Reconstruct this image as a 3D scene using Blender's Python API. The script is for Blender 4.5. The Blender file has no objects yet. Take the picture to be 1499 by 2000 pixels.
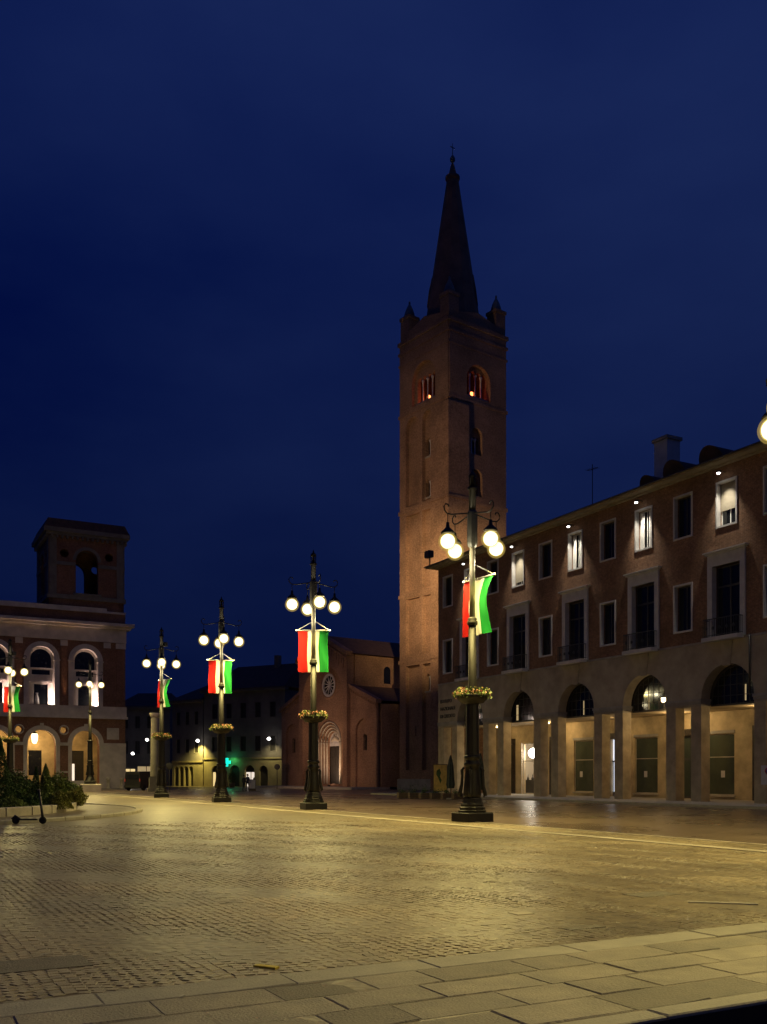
import bpy, bmesh, math, random
import numpy as np
from mathutils import Vector, Matrix
from mathutils.geometry import tessellate_polygon
random.seed(7)
rng = np.random.default_rng(11)
R = math.radians
PI = math.pi
S = bpy.context.scene
COL = S.collection

# ------------------------------------------------------------------ camera, sky, exposure
F = 1870.0                      # focal length in photograph pixels (1499 wide)
cam_d = bpy.data.cameras.new('camera')
cam = bpy.data.objects.new('camera', cam_d); COL.objects.link(cam)
cam.location = (0, 0, 1.65); cam.rotation_euler = (R(90), 0, 0)
cam_d.sensor_fit = 'HORIZONTAL'; cam_d.sensor_width = 36.0
cam_d.lens = 36.0 * F / 1499.0
cam_d.shift_y = (1514 - 1000) / 1499.0
cam_d.clip_end = 3000; cam_d.clip_start = 0.1
S.camera = cam

W = bpy.data.worlds.new('World'); S.world = W; W.use_nodes = True
nt = W.node_tree; N = nt.nodes; LK = nt.links
N.clear()
def wn(t, **kw):
    n = N.new(t)
    for k, v in kw.items(): setattr(n, k, v)
    return n
tc = wn('ShaderNodeTexCoord'); mp = wn('ShaderNodeMapping'); mp.inputs['Scale'].default_value = (1.0, 1.0, 2.2)
LK.new(tc.outputs['Generated'], mp.inputs['Vector'])
no = wn('ShaderNodeTexNoise'); no.inputs['Scale'].default_value = 2.1; no.inputs['Detail'].default_value = 5; no.inputs['Roughness'].default_value = 0.52
LK.new(mp.outputs['Vector'], no.inputs['Vector'])
sx = wn('ShaderNodeSeparateXYZ'); LK.new(tc.outputs['Generated'], sx.inputs[0])
g1 = wn('ShaderNodeMapRange'); g1.inputs['From Min'].default_value = -0.35; g1.inputs['From Max'].default_value = 0.5
LK.new(sx.outputs['X'], g1.inputs['Value'])
g2 = wn('ShaderNodeMapRange'); g2.inputs['From Min'].default_value = 0.0; g2.inputs['From Max'].default_value = 0.6
g2.inputs['To Min'].default_value = 0.38; g2.inputs['To Max'].default_value = 1.0
LK.new(sx.outputs['Z'], g2.inputs['Value'])
nr = wn('ShaderNodeMapRange'); nr.inputs['From Min'].default_value = 0.33; nr.inputs['From Max'].default_value = 0.68
LK.new(no.outputs['Fac'], nr.inputs['Value'])
m1 = wn('ShaderNodeMath', operation='MULTIPLY'); LK.new(g1.outputs[0], m1.inputs[0]); m1.inputs[1].default_value = 0.53
m2 = wn('ShaderNodeMath', operation='MULTIPLY_ADD'); LK.new(nr.outputs[0], m2.inputs[0]); m2.inputs[1].default_value = 0.40; LK.new(m1.outputs[0], m2.inputs[2])
mx = wn('ShaderNodeMix', data_type='RGBA')
LK.new(m2.outputs[0], mx.inputs['Factor'])
mx.inputs['A'].default_value = (0.0008, 0.0050, 0.056, 1)
mx.inputs['B'].default_value = (0.013, 0.027, 0.112, 1)
mm = wn('ShaderNodeMix', data_type='RGBA', blend_type='MULTIPLY'); mm.inputs['Factor'].default_value = 1
LK.new(mx.outputs['Result'], mm.inputs['A'])
LK.new(g2.outputs[0], mm.inputs['B'])
bg = wn('ShaderNodeBackground'); LK.new(mm.outputs['Result'], bg.inputs['Color']); bg.inputs['Strength'].default_value = 1.0
wo = wn('ShaderNodeOutputWorld'); LK.new(bg.outputs[0], wo.inputs['Surface'])

S.view_settings.view_transform = 'Standard'
try: S.view_settings.look = 'None'
except Exception: pass
S.view_settings.exposure = 0.0; S.view_settings.gamma = 1.0; S.view_settings.use_curve_mapping = False
S.render.engine = 'CYCLES'
cy = S.cycles
cy.use_denoising = True
try: cy.denoiser = 'OPENIMAGEDENOISE'
except Exception: pass
cy.max_bounces = 5; cy.diffuse_bounces = 3; cy.glossy_bounces = 3; cy.transmission_bounces = 3; cy.transparent_max_bounces = 8
cy.sample_clamp_indirect = 4.0; cy.caustics_reflective = False; cy.caustics_refractive = False
try: cy.use_light_tree = True
except Exception: pass

# light strengths (watts)
LAMP_W = 2500.0
LAMP_COL = (1.0, 0.79, 0.25)
WIN_W = 700.0
PORT_W = 85.0
TOWER_W = 32000.0
TOWER_P = 22000.0
CHURCH_P = 15000.0

# ------------------------------------------------------------------ frames of reference
TH = R(28.2)
DU = Vector((-math.sin(TH), math.cos(TH), 0)); NV = Vector((math.cos(TH), math.sin(TH), 0))
def P(u, v, z=0.0): return DU * u + NV * v + Vector((0, 0, z))

# ------------------------------------------------------------------ materials
def nodes_of(name):
    m = bpy.data.materials.new(name); m.use_nodes = True
    t = m.node_tree; b = t.nodes['Principled BSDF']
    return m, t, b
def mat(name, col, rough=0.7, var=0.22, scale=1.2, bump=0.0, bscale=25, metal=0.0, spec=0.5, rvar=0.0, objrand=0.0, tint=False):
    m, t, b = nodes_of(name); n = t.nodes; l = t.links
    b.inputs['Roughness'].default_value = rough; b.inputs['Metallic'].default_value = metal
    b.inputs['Specular IOR Level'].default_value = spec
    tc = n.new('ShaderNodeTexCoord')
    nz = n.new('ShaderNodeTexNoise'); nz.inputs['Scale'].default_value = scale; nz.inputs['Detail'].default_value = 6; nz.inputs['Roughness'].default_value = 0.62
    l.new(tc.outputs['Object'], nz.inputs['Vector'])
    mr = n.new('ShaderNodeMapRange'); mr.inputs['From Min'].default_value = 0.3; mr.inputs['From Max'].default_value = 0.7
    mr.inputs['To Min'].default_value = 1 - var; mr.inputs['To Max'].default_value = 1 + var
    l.new(nz.outputs['Fac'], mr.inputs['Value'])
    val = mr.outputs[0]
    if objrand:
        oi = n.new('ShaderNodeObjectInfo'); r2 = n.new('ShaderNodeMapRange')
        r2.inputs['To Min'].default_value = 1 - objrand; r2.inputs['To Max'].default_value = 1 + objrand
        l.new(oi.outputs['Random'], r2.inputs['Value'])
        mu = n.new('ShaderNodeMath'); mu.operation = 'MULTIPLY'; l.new(val, mu.inputs[0]); l.new(r2.outputs[0], mu.inputs[1]); val = mu.outputs[0]
    if tint:
        at = n.new('ShaderNodeAttribute'); at.attribute_name = 'tint'
        mu = n.new('ShaderNodeMath'); mu.operation = 'MULTIPLY'; l.new(val, mu.inputs[0]); l.new(at.outputs['Fac'], mu.inputs[1]); val = mu.outputs[0]
    mix = n.new('ShaderNodeMix'); mix.data_type = 'RGBA'; mix.blend_type = 'MULTIPLY'; mix.inputs['Factor'].default_value = 1
    mix.inputs['A'].default_value = (*col, 1); l.new(val, mix.inputs['B'])
    l.new(mix.outputs['Result'], b.inputs['Base Color'])
    if rvar:
        r3 = n.new('ShaderNodeMapRange'); r3.inputs['From Min'].default_value = 0.3; r3.inputs['From Max'].default_value = 0.7
        r3.inputs['To Min'].default_value = max(0.05, rough - rvar); r3.inputs['To Max'].default_value = rough + rvar
        l.new(nz.outputs['Fac'], r3.inputs['Value']); l.new(r3.outputs[0], b.inputs['Roughness'])
    if bump:
        n2 = n.new('ShaderNodeTexNoise'); n2.inputs['Scale'].default_value = bscale; n2.inputs['Detail'].default_value = 4
        l.new(tc.outputs['Object'], n2.inputs['Vector'])
        bp = n.new('ShaderNodeBump'); bp.inputs['Strength'].default_value = bump; bp.inputs['Distance'].default_value = 0.03
        l.new(n2.outputs['Fac'], bp.inputs['Height']); l.new(bp.outputs[0], b.inputs['Normal'])
    return m
def brick_mat(name, c1, c2, mort, bw=0.27, bh=0.075, rough=0.85, bump=0.6, stain=0.3, sscale=0.35):
    m, t, b = nodes_of(name); n = t.nodes; l = t.links
    b.inputs['Roughness'].default_value = rough; b.inputs['Specular IOR Level'].default_value = 0.25
    tc = n.new('ShaderNodeTexCoord'); sp = n.new('ShaderNodeSeparateXYZ'); l.new(tc.outputs['Object'], sp.inputs[0])
    ad = n.new('ShaderNodeMath'); ad.operation = 'ADD'; l.new(sp.outputs['X'], ad.inputs[0]); l.new(sp.outputs['Y'], ad.inputs[1])
    cb = n.new('ShaderNodeCombineXYZ'); l.new(ad.outputs[0], cb.inputs['X']); l.new(sp.outputs['Z'], cb.inputs['Y'])
    br = n.new('ShaderNodeTexBrick'); l.new(cb.outputs[0], br.inputs['Vector'])
    br.inputs['Color1'].default_value = (*c1, 1); br.inputs['Color2'].default_value = (*c2, 1); br.inputs['Mortar'].default_value = (*mort, 1)
    br.inputs['Scale'].default_value = 1; br.inputs['Mortar Size'].default_value = 0.012; br.inputs['Brick Width'].default_value = bw; br.inputs['Row Height'].default_value = bh
    br.inputs['Bias'].default_value = 0.0
    nz = n.new('ShaderNodeTexNoise'); nz.inputs['Scale'].default_value = sscale; nz.inputs['Detail'].default_value = 8; nz.inputs['Roughness'].default_value = 0.68
    l.new(tc.outputs['Object'], nz.inputs['Vector'])
    mr = n.new('ShaderNodeMapRange'); mr.inputs['From Min'].default_value = 0.3; mr.inputs['From Max'].default_value = 0.7
    mr.inputs['To Min'].default_value = 1 - stain; mr.inputs['To Max'].default_value = 1 + stain
    l.new(nz.outputs['Fac'], mr.inputs['Value'])
    nb = n.new('ShaderNodeTexNoise'); nb.inputs['Scale'].default_value = 6; nb.inputs['Detail'].default_value = 4; l.new(tc.outputs['Object'], nb.inputs['Vector'])
    mb = n.new('ShaderNodeMapRange'); mb.inputs['From Min'].default_value = 0.3; mb.inputs['From Max'].default_value = 0.7
    mb.inputs['To Min'].default_value = 0.75; mb.inputs['To Max'].default_value = 1.25; l.new(nb.outputs['Fac'], mb.inputs['Value'])
    mu = n.new('ShaderNodeMath'); mu.operation = 'MULTIPLY'; l.new(mr.outputs[0], mu.inputs[0]); l.new(mb.outputs[0], mu.inputs[1])
    mix = n.new('ShaderNodeMix'); mix.data_type = 'RGBA'; mix.blend_type = 'MULTIPLY'; mix.inputs['Factor'].default_value = 1
    l.new(br.outputs['Color'], mix.inputs['A']); l.new(mu.outputs[0], mix.inputs['B']); l.new(mix.outputs['Result'], b.inputs['Base Color'])
    hm = n.new('ShaderNodeMath'); hm.operation = 'SUBTRACT'; l.new(nb.outputs['Fac'], hm.inputs[0]); l.new(br.outputs['Fac'], hm.inputs[1])
    bp = n.new('ShaderNodeBump'); bp.inputs['Strength'].default_value = bump; bp.inputs['Distance'].default_value = 0.02
    l.new(hm.outputs[0], bp.inputs['Height']); l.new(bp.outputs[0], b.inputs['Normal'])
    return m
def emit(name, col, s):
    m, t, b = nodes_of(name)
    b.inputs['Base Color'].default_value = (*[min(0.8, c) for c in col], 1)
    b.inputs['Emission Color'].default_value = (*col, 1); b.inputs['Emission Strength'].default_value = s
    b.inputs['Roughness'].default_value = 0.4
    return m
def glass(name, col=(0.012, 0.013, 0.014), rough=0.06):
    return mat(name, col, rough, 0.15, 2.0, spec=0.5)

M = {}
M['iron'] = mat('cast_iron', (0.010, 0.008, 0.006), 0.52, 0.3, 4, 0.25, 40, spec=0.4)
M['iron_box'] = mat('dark_grey_iron', (0.035, 0.034, 0.030), 0.5, 0.3, 4, 0.2, 40)
M['pole'] = mat('pale_painted_pole', (0.30, 0.27, 0.19), 0.45, 0.2, 3)
M['brick'] = brick_mat('facade_brick', (0.26, 0.135, 0.075), (0.19, 0.095, 0.054), (0.27, 0.19, 0.13), stain=0.42)
M['brick_t'] = brick_mat('tower_brick', (0.34, 0.20, 0.125), (0.27, 0.155, 0.095), (0.36, 0.27, 0.19), 0.32, 0.09, stain=0.35, sscale=0.25)
M['brick_c'] = brick_mat('church_brick', (0.36, 0.195, 0.115), (0.29, 0.155, 0.092), (0.33, 0.24, 0.17), 0.30, 0.085, stain=0.3)
M['brick_p'] = brick_mat('palazzo_brick', (0.24, 0.115, 0.075), (0.19, 0.09, 0.06), (0.22, 0.14, 0.1), 0.28, 0.08)
M['plaster'] = mat('arcade_plaster', (0.36, 0.31, 0.23), 0.85, 0.28, 0.8, 0.25, 18)
M['pier'] = mat('pier_travertine', (0.42, 0.34, 0.21), 0.7, 0.30, 1.3, 0.3, 14)
M['inner'] = mat('portico_inner_plaster', (0.46, 0.36, 0.21), 0.8, 0.40, 0.7, 0.2, 12)
M['trim'] = mat('white_stone_trim', (0.55, 0.54, 0.53), 0.6, 0.15, 2, 0.15, 30)
M['stone'] = mat('pale_stone', (0.45, 0.40, 0.32), 0.75, 0.25, 1.5, 0.3, 20)
M['greystone'] = mat('grey_stone', (0.30, 0.28, 0.25), 0.8, 0.25, 1.2, 0.3, 20)
M['darkstone'] = mat('dark_stone', (0.17, 0.155, 0.135), 0.8, 0.25, 1.2, 0.3, 20)
M['pstone'] = mat('palazzo_stone', (0.52, 0.46, 0.42), 0.8, 0.22, 0.8, 0.25, 16)
M['eave'] = mat('eave_plaster', (0.30, 0.26, 0.19), 0.85, 0.25, 1.4)
M['roof'] = mat('clay_roof', (0.10, 0.055, 0.038), 0.9, 0.35, 2, 0.6, 12)
M['lead'] = mat('dark_spire_brick', (0.22, 0.135, 0.09), 0.85, 0.35, 0.6, 0.4, 10)
M['copper'] = mat('weathered_copper', (0.12, 0.16, 0.17), 0.55, 0.3, 2)
M['glass'] = glass('dark_window_glass')
M['shopglass'] = glass('shop_glass', (0.062, 0.074, 0.050), 0.12)
M['blind'] = mat('green_shop_blind', (0.085, 0.10, 0.06), 0.6, 0.3, 1.2)
M['frame'] = mat('dark_window_frame', (0.05, 0.045, 0.04), 0.5, 0.2, 4)
M['wframe'] = mat('white_window_frame', (0.60, 0.60, 0.58), 0.5, 0.1, 4)
M['shutter'] = mat('roller_shutter', (0.27, 0.24, 0.18), 0.6, 0.12, 5)
M['rail'] = mat('balcony_iron', (0.030, 0.032, 0.036), 0.5, 0.2, 5)
M['marble'] = mat('dark_marble', (0.045, 0.036, 0.028), 0.3, 0.7, 7, 0.0)
M['wood'] = mat('old_door_wood', (0.035, 0.030, 0.024), 0.6, 0.3, 5, 0.3, 30)
M['crate'] = mat('planter_wood', (0.11, 0.075, 0.045), 0.75, 0.3, 5, 0.3, 30)
M['black'] = mat('black_plastic', (0.012, 0.012, 0.013), 0.4, 0.2, 6)
M['rubber'] = mat('rubber', (0.015, 0.015, 0.015), 0.8, 0.2, 6)
M['leaf'] = mat('shrub_leaves', (0.11, 0.15, 0.030), 0.55, 0.5, 3.5, spec=0.35)
M['leaf_y'] = mat('yellow_green_leaves', (0.19, 0.19, 0.035), 0.55, 0.4, 3.5, spec=0.35)
M['leaf_d'] = mat('dark_conifer_leaves', (0.045, 0.085, 0.022), 0.6, 0.5, 3.5, spec=0.3)
M['twig'] = mat('bark', (0.06, 0.045, 0.03), 0.9, 0.3, 8)
M['pink'] = mat('pink_petals', (0.62, 0.22, 0.17), 0.6, 0.35, 9)
M['peach'] = mat('peach_petals', (0.70, 0.42, 0.30), 0.6, 0.3, 9)
M['soil'] = mat('soil', (0.03, 0.025, 0.018), 0.95, 0.3, 6)
M['slab'] = mat('paving_slab_stone', (0.27, 0.235, 0.175), 0.58, 0.34, 2.2, 0.45, 45, rvar=0.12, objrand=0.34)
M['kerb'] = mat('kerb_stone', (0.36, 0.33, 0.26), 0.65, 0.2, 3.0, 0.3, 40, rvar=0.1, objrand=0.1)
M['strip'] = mat('gutter_strip_stone', (0.42, 0.37, 0.29), 0.6, 0.25, 0.8, 0.2, 30, objrand=0.08)
M['cobble'] = mat('porphyry_cobble', (0.25, 0.195, 0.118), 0.36, 0.45, 0.30, 0.2, 60, rvar=0.09, tint=True)
M['roadstone'] = mat('dark_road_setts', (0.135, 0.098, 0.072), 0.30, 0.3, 0.25, 0.30, 14, rvar=0.10)
M['asphalt'] = mat('asphalt', (0.05, 0.048, 0.045), 0.8, 0.3, 6, 0.6, 90)
M['skin'] = mat('skin', (0.45, 0.27, 0.19), 0.55, 0.08, 6)
M['cloth_d'] = mat('dark_clothes', (0.018, 0.020, 0.026), 0.85, 0.25, 8)
M['cloth_b'] = mat('dark_blue_clothes', (0.018, 0.025, 0.05), 0.85, 0.25, 8)
M['jeans'] = mat('grey_jeans', (0.055, 0.06, 0.06), 0.85, 0.25, 8)
M['hair'] = mat('dark_hair', (0.018, 0.013, 0.010), 0.6, 0.3, 20)
M['shoe'] = mat('black_shoe', (0.012, 0.012, 0.013), 0.5, 0.2, 8)
M['sole'] = mat('pale_sole', (0.5, 0.48, 0.45), 0.6, 0.1, 8)
M['far1'] = mat('far_plaster_ochre', (0.30, 0.25, 0.13), 0.9, 0.25, 0.5)
M['far2'] = mat('far_plaster_grey', (0.17, 0.15, 0.13), 0.9, 0.25, 0.5)
M['poster'] = mat('ochre_poster', (0.50, 0.34, 0.08), 0.6, 0.3, 3)
M['canvas'] = mat('dark_parasol_canvas', (0.035, 0.045, 0.035), 0.85, 0.35, 5, 0.4, 20)
M['signwhite'] = mat('white_sign', (0.62, 0.58, 0.55), 0.5, 0.1, 3)
M['signred'] = mat('red_sign_ink', (0.45, 0.05, 0.05), 0.5, 0.1, 3)
M['signblue'] = mat('blue_sign_ink', (0.03, 0.06, 0.35), 0.5, 0.1, 3)
M['letter'] = mat('bronze_letters', (0.02, 0.017, 0.014), 0.5, 0.2, 8)
M['paintyellow'] = mat('yellow_road_paint', (0.62, 0.48, 0.06), 0.6, 0.25, 9)
M['paintwhite'] = mat('worn_white_paint', (0.46, 0.43, 0.37), 0.65, 0.3, 6)
M['coverplate'] = mat('iron_cover', (0.13, 0.11, 0.075), 0.45, 0.3, 7, 0.5, 50)
M['white_in'] = mat('shop_white_wall', (0.50, 0.44, 0.36), 0.7, 0.06, 2)
M['e_bulb'] = emit('lamp_bulb_light', (1.0, 0.86, 0.48), 9.0)
M['e_white'] = emit('white_floodlight', (1.0, 0.96, 0.88), 9.0)
M['e_warm'] = emit('warm_lantern_light', (1.0, 0.72, 0.34), 6.0)
M['e_globe'] = emit('shop_globe_light', (1.0, 0.93, 0.80), 16.0)
M['e_cool'] = emit('cool_shop_light', (0.80, 0.86, 1.0), 0.95)
M['e_lit'] = emit('lit_room', (1.0, 0.72, 0.36), 0.35)
M['e_shop'] = emit('lit_far_shop', (1.0, 0.74, 0.34), 0.9)
M['e_shop2'] = emit('lit_far_shop_white', (1.0, 0.86, 0.72), 0.9)
M['e_poster'] = emit('lit_shop_poster', (0.9, 0.75, 0.72), 0.75)
M['e_red'] = emit('red_bell_light', (1.0, 0.22, 0.06), 6.0)
M['e_green'] = emit('green_cross_light', (0.01, 0.85, 0.62), 1.3)
# frosted globe round a lamp bulb: half clear, faintly luminous yellow opal glass
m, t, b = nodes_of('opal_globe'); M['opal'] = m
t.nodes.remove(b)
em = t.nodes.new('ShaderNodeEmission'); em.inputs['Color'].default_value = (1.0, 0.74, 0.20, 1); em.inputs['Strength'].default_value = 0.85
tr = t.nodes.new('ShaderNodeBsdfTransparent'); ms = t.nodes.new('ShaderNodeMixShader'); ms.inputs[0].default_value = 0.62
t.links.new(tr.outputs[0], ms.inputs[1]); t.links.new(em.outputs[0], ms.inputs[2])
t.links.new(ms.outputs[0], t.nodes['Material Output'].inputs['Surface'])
m, t, b = nodes_of('thin_glow_shell'); M['glow_thin'] = m  # added outer shell; its painted glow softens the lamp's edge like bloom
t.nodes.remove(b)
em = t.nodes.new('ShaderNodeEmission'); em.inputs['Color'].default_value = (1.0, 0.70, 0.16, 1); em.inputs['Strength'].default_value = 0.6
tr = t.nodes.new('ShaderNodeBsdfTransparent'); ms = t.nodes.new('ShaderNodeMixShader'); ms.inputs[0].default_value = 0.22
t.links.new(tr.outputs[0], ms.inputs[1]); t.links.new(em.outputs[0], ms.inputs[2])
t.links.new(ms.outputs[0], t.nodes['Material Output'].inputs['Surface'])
def cloth(name, col):
    m, t, b = nodes_of(name); b.inputs['Base Color'].default_value = (*col, 1); b.inputs['Roughness'].default_value = 0.8
    b.inputs['Specular IOR Level'].default_value = 0.15
    tl = t.nodes.new('ShaderNodeBsdfTranslucent'); tl.inputs['Color'].default_value = (*col, 1)
    ms = t.nodes.new('ShaderNodeMixShader'); ms.inputs[0].default_value = 0.35
    t.links.new(b.outputs[0], ms.inputs[1]); t.links.new(tl.outputs[0], ms.inputs[2]); t.links.new(ms.outputs[0], t.nodes['Material Output'].inputs['Surface'])
    return m
M['flag_r'] = cloth('red_flag_cloth', (0.42, 0.014, 0.014)); M['flag_w'] = cloth('white_flag_cloth', (0.80, 0.80, 0.78)); M['flag_g'] = cloth('green_flag_cloth', (0.02, 0.27, 0.05))
# piazza ground: stone setts too far off to tell apart
m, t, b = nodes_of('piazza_setts'); M['ground'] = m; n = t.nodes; l = t.links
tcg = n.new('ShaderNodeTexCoord')
nz = n.new('ShaderNodeTexNoise'); nz.inputs['Scale'].default_value = 0.16; nz.inputs['Detail'].default_value = 8; nz.inputs['Roughness'].default_value = 0.65
l.new(tcg.outputs['Object'], nz.inputs['Vector'])
cr = n.new('ShaderNodeValToRGB'); cr.color_ramp.elements[0].position = 0.3; cr.color_ramp.elements[0].color = (0.15, 0.115, 0.068, 1)
cr.color_ramp.elements[1].position = 0.7; cr.color_ramp.elements[1].color = (0.235, 0.185, 0.110, 1)
l.new(nz.outputs['Fac'], cr.inputs[0])
vo = n.new('ShaderNodeTexVoronoi'); vo.inputs['Scale'].default_value = 9.0; l.new(tcg.outputs['Object'], vo.inputs['Vector'])
mr = n.new('ShaderNodeMapRange'); mr.inputs['To Min'].default_value = 0.72; mr.inputs['To Max'].default_value = 1.25
sc = n.new('ShaderNodeSeparateColor'); l.new(vo.outputs['Color'], sc.inputs[0]); l.new(sc.outputs[0], mr.inputs['Value'])
mxg = n.new('ShaderNodeMix'); mxg.data_type = 'RGBA'; mxg.blend_type = 'MULTIPLY'; mxg.inputs['Factor'].default_value = 1
l.new(cr.outputs[0], mxg.inputs['A']); l.new(mr.outputs[0], mxg.inputs['B']); l.new(mxg.outputs['Result'], b.inputs['Base Color'])
b.inputs['Roughness'].default_value = 0.38
bp = n.new('ShaderNodeBump'); bp.inputs['Strength'].default_value = 0.35; bp.inputs['Distance'].default_value = 0.02
l.new(vo.outputs['Distance'], bp.inputs['Height']); bp.invert = True; l.new(bp.outputs[0], b.inputs['Normal'])

# ------------------------------------------------------------------ mesh helpers
class MB:
    def __init__(s): s.v = []; s.f = []; s.smooth = []
    def add(s, vs, fs, sm=False):
        o = len(s.v); s.v += [tuple(x) for x in vs]
        s.f += [tuple(i + o for i in f) for f in fs]; s.smooth += [sm] * len(fs)
        return s
    def box(s, x0, x1, y0, y1, z0, z1):
        return s.add([(x0, y0, z0), (x1, y0, z0), (x1, y1, z0), (x0, y1, z0), (x0, y0, z1), (x1, y0, z1), (x1, y1, z1), (x0, y1, z1)],
                     [(0, 3, 2, 1), (4, 5, 6, 7), (0, 1, 5, 4), (1, 2, 6, 5), (2, 3, 7, 6), (3, 0, 4, 7)])
    def cbox(s, x0, x1, y0, y1, z0, z1, c=0.02):   # box with a chamfered top
        return s.add([(x0, y0, z0), (x1, y0, z0), (x1, y1, z0), (x0, y1, z0), (x0, y0, z1 - c), (x1, y0, z1 - c), (x1, y1, z1 - c), (x0, y1, z1 - c),
                      (x0 + c, y0 + c, z1), (x1 - c, y0 + c, z1), (x1 - c, y1 - c, z1), (x0 + c, y1 - c, z1)],
                     [(0, 3, 2, 1), (8, 9, 10, 11), (0, 1, 5, 4), (1, 2, 6, 5), (2, 3, 7, 6), (3, 0, 4, 7), (4, 5, 9, 8), (5, 6, 10, 9), (6, 7, 11, 10), (7, 4, 8, 11)])
    def lathe(s, prof, n=16, c=(0, 0), sm=True, rot=0.0):
        vs = []; fs = []
        for r, z in prof:
            for i in range(n):
                a = 2 * PI * i / n + rot; vs.append((c[0] + r * math.cos(a), c[1] + r * math.sin(a), z))
        for k in range(len(prof) - 1):
            for i in range(n):
                j = (i + 1) % n; fs.append((k * n + i, k * n + j, (k + 1) * n + j, (k + 1) * n + i))
        fs.append(tuple(range(n))[::-1]); fs.append(tuple((len(prof) - 1) * n + i for i in range(n)))
        return s.add(vs, fs, sm)
    def tube(s, pts, r, n=8, sm=True):
        pts = [Vector(p) for p in pts]; vs = []; fs = []; m_ = len(pts)
        rr = r if isinstance(r, (list, tuple)) else [r] * m_
        up = Vector((0, 0, 1))
        for k, p in enumerate(pts):
            d = (pts[min(k + 1, m_ - 1)] - pts[max(k - 1, 0)]).normalized()
            a = d.cross(up) if abs(d.dot(up)) < 0.95 else d.cross(Vector((1, 0, 0)))
            a.normalize(); b_ = d.cross(a)
            for i in range(n):
                t_ = 2 * PI * i / n; vs.append(p + (a * math.cos(t_) + b_ * math.sin(t_)) * rr[k])
        for k in range(m_ - 1):
            for i in range(n):
                j = (i + 1) % n; fs.append((k * n + i, k * n + j, (k + 1) * n + j, (k + 1) * n + i))
        fs.append(tuple(range(n))); fs.append(tuple((m_ - 1) * n + i for i in range(n))[::-1])
        return s.add(vs, fs, sm)
    def sphere(s, c, r, n=14, m_=8, sz=1.0):
        prof = [(max(1e-3, r * math.sin(PI * k / m_)), c[2] - r * sz * math.cos(PI * k / m_)) for k in range(m_ + 1)]
        return s.lathe(prof, n, (c[0], c[1]))
    def plate(s, outer, holes=(), y0=0.0, y1=0.3):
        """extruded polygon in the xz plane between depths y0 and y1; loops are lists of (x, z)"""
        loops = [list(outer)] + [list(h) for h in holes]
        tri = tessellate_polygon([[Vector((x, z, 0)) for x, z in lp] for lp in loops])
        flat = [p for lp in loops for p in lp]; n = len(flat)
        vs = [(x, y0, z) for x, z in flat] + [(x, y1, z) for x, z in flat]
        fs = []
        for a, b_, c in tri:
            fs.append((a, b_, c)); fs.append((a + n, c + n, b_ + n))
        o = 0
        for lp in loops:
            k = len(lp)
            for i in range(k):
                j = (i + 1) % k; fs.append((o + i, o + j, o + j + n, o + i + n))
            o += k
        return s.add(vs, fs)
    def bands(s, loops, caps=True):
        """a skin through a list of equally long vertex loops"""
        n = len(loops[0]); vs = [p for lp in loops for p in lp]; fs = []
        for k in range(len(loops) - 1):
            for i in range(n):
                j = (i + 1) % n; fs.append((k * n + i, k * n + j, (k + 1) * n + j, (k + 1) * n + i))
        if caps: fs.append(tuple(range(n))[::-1]); fs.append(tuple((len(loops) - 1) * n + i for i in range(n)))
        return s.add(vs, fs)
    def mesh(s, name, material):
        me = bpy.data.meshes.new(name); me.from_pydata(s.v, [], s.f)
        if any(s.smooth): me.polygons.foreach_set('use_smooth', s.smooth)
        bm = bmesh.new(); bm.from_mesh(me); bmesh.ops.recalc_face_normals(bm, faces=bm.faces); bm.to_mesh(me); bm.free()
        me.materials.append(material); me.update(); return me

def obj(name, mb, material, parent=None, loc=(0, 0, 0), rz=0.0):
    me = mb.mesh(name, material) if isinstance(mb, MB) else mb
    o = bpy.data.objects.new(name, me); COL.objects.link(o)
    o.location = loc; o.rotation_euler = (0, 0, rz)
    if parent: o.parent = parent
    return o
def tag(o, label, cat, group=None):
    o['label'] = label; o['category'] = cat
    if group: o['group'] = group
    return o
def thing(name, label, cat, loc=(0, 0, 0), rz=0.0, group=None):
    o = bpy.data.objects.new(name, None); COL.objects.link(o); o.empty_display_size = 0.3
    o.location = loc; o.rotation_euler = (0, 0, rz)
    return tag(o, label, cat, group)
def struct(name, mb, material, parent=None, loc=(0, 0, 0), rz=0.0):
    o = obj(name, mb, material, parent, loc, rz); o['kind'] = 'structure'; return o
def copy_tree(o, parent=None, loc=None, rz=None):
    c = o.copy(); COL.objects.link(c); c.parent = parent
    if loc is not None: c.location = loc
    if rz is not None: c.rotation_euler = (0, 0, rz)
    for ch in o.children: copy_tree(ch, c)
    return c
def light(name, kind, loc, watts, col, parent=None, radius=0.1, size=None, blend=1.0, aim=None):
    d = bpy.data.lights.new(name, kind); d.energy = watts; d.color = col; d.shadow_soft_size = radius
    if kind == 'SPOT': d.spot_size = size or R(120); d.spot_blend = blend
    o = bpy.data.objects.new(name, d); COL.objects.link(o); o.location = loc
    if aim is not None: o.rotation_euler = Vector(aim).to_track_quat('-Z', 'Y').to_euler()
    if parent: o.parent = parent
    return o
def rect(x0, x1, z0, z1): return [(x0, z0), (x1, z0), (x1, z1), (x0, z1)]
def arch(xc, hw, z0, zs, n=12):
    return [(xc - hw, z0), (xc + hw, z0)] + [(xc + hw * math.cos(a), zs + hw * math.sin(a)) for a in [PI * k / n for k in range(n + 1)]]
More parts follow.
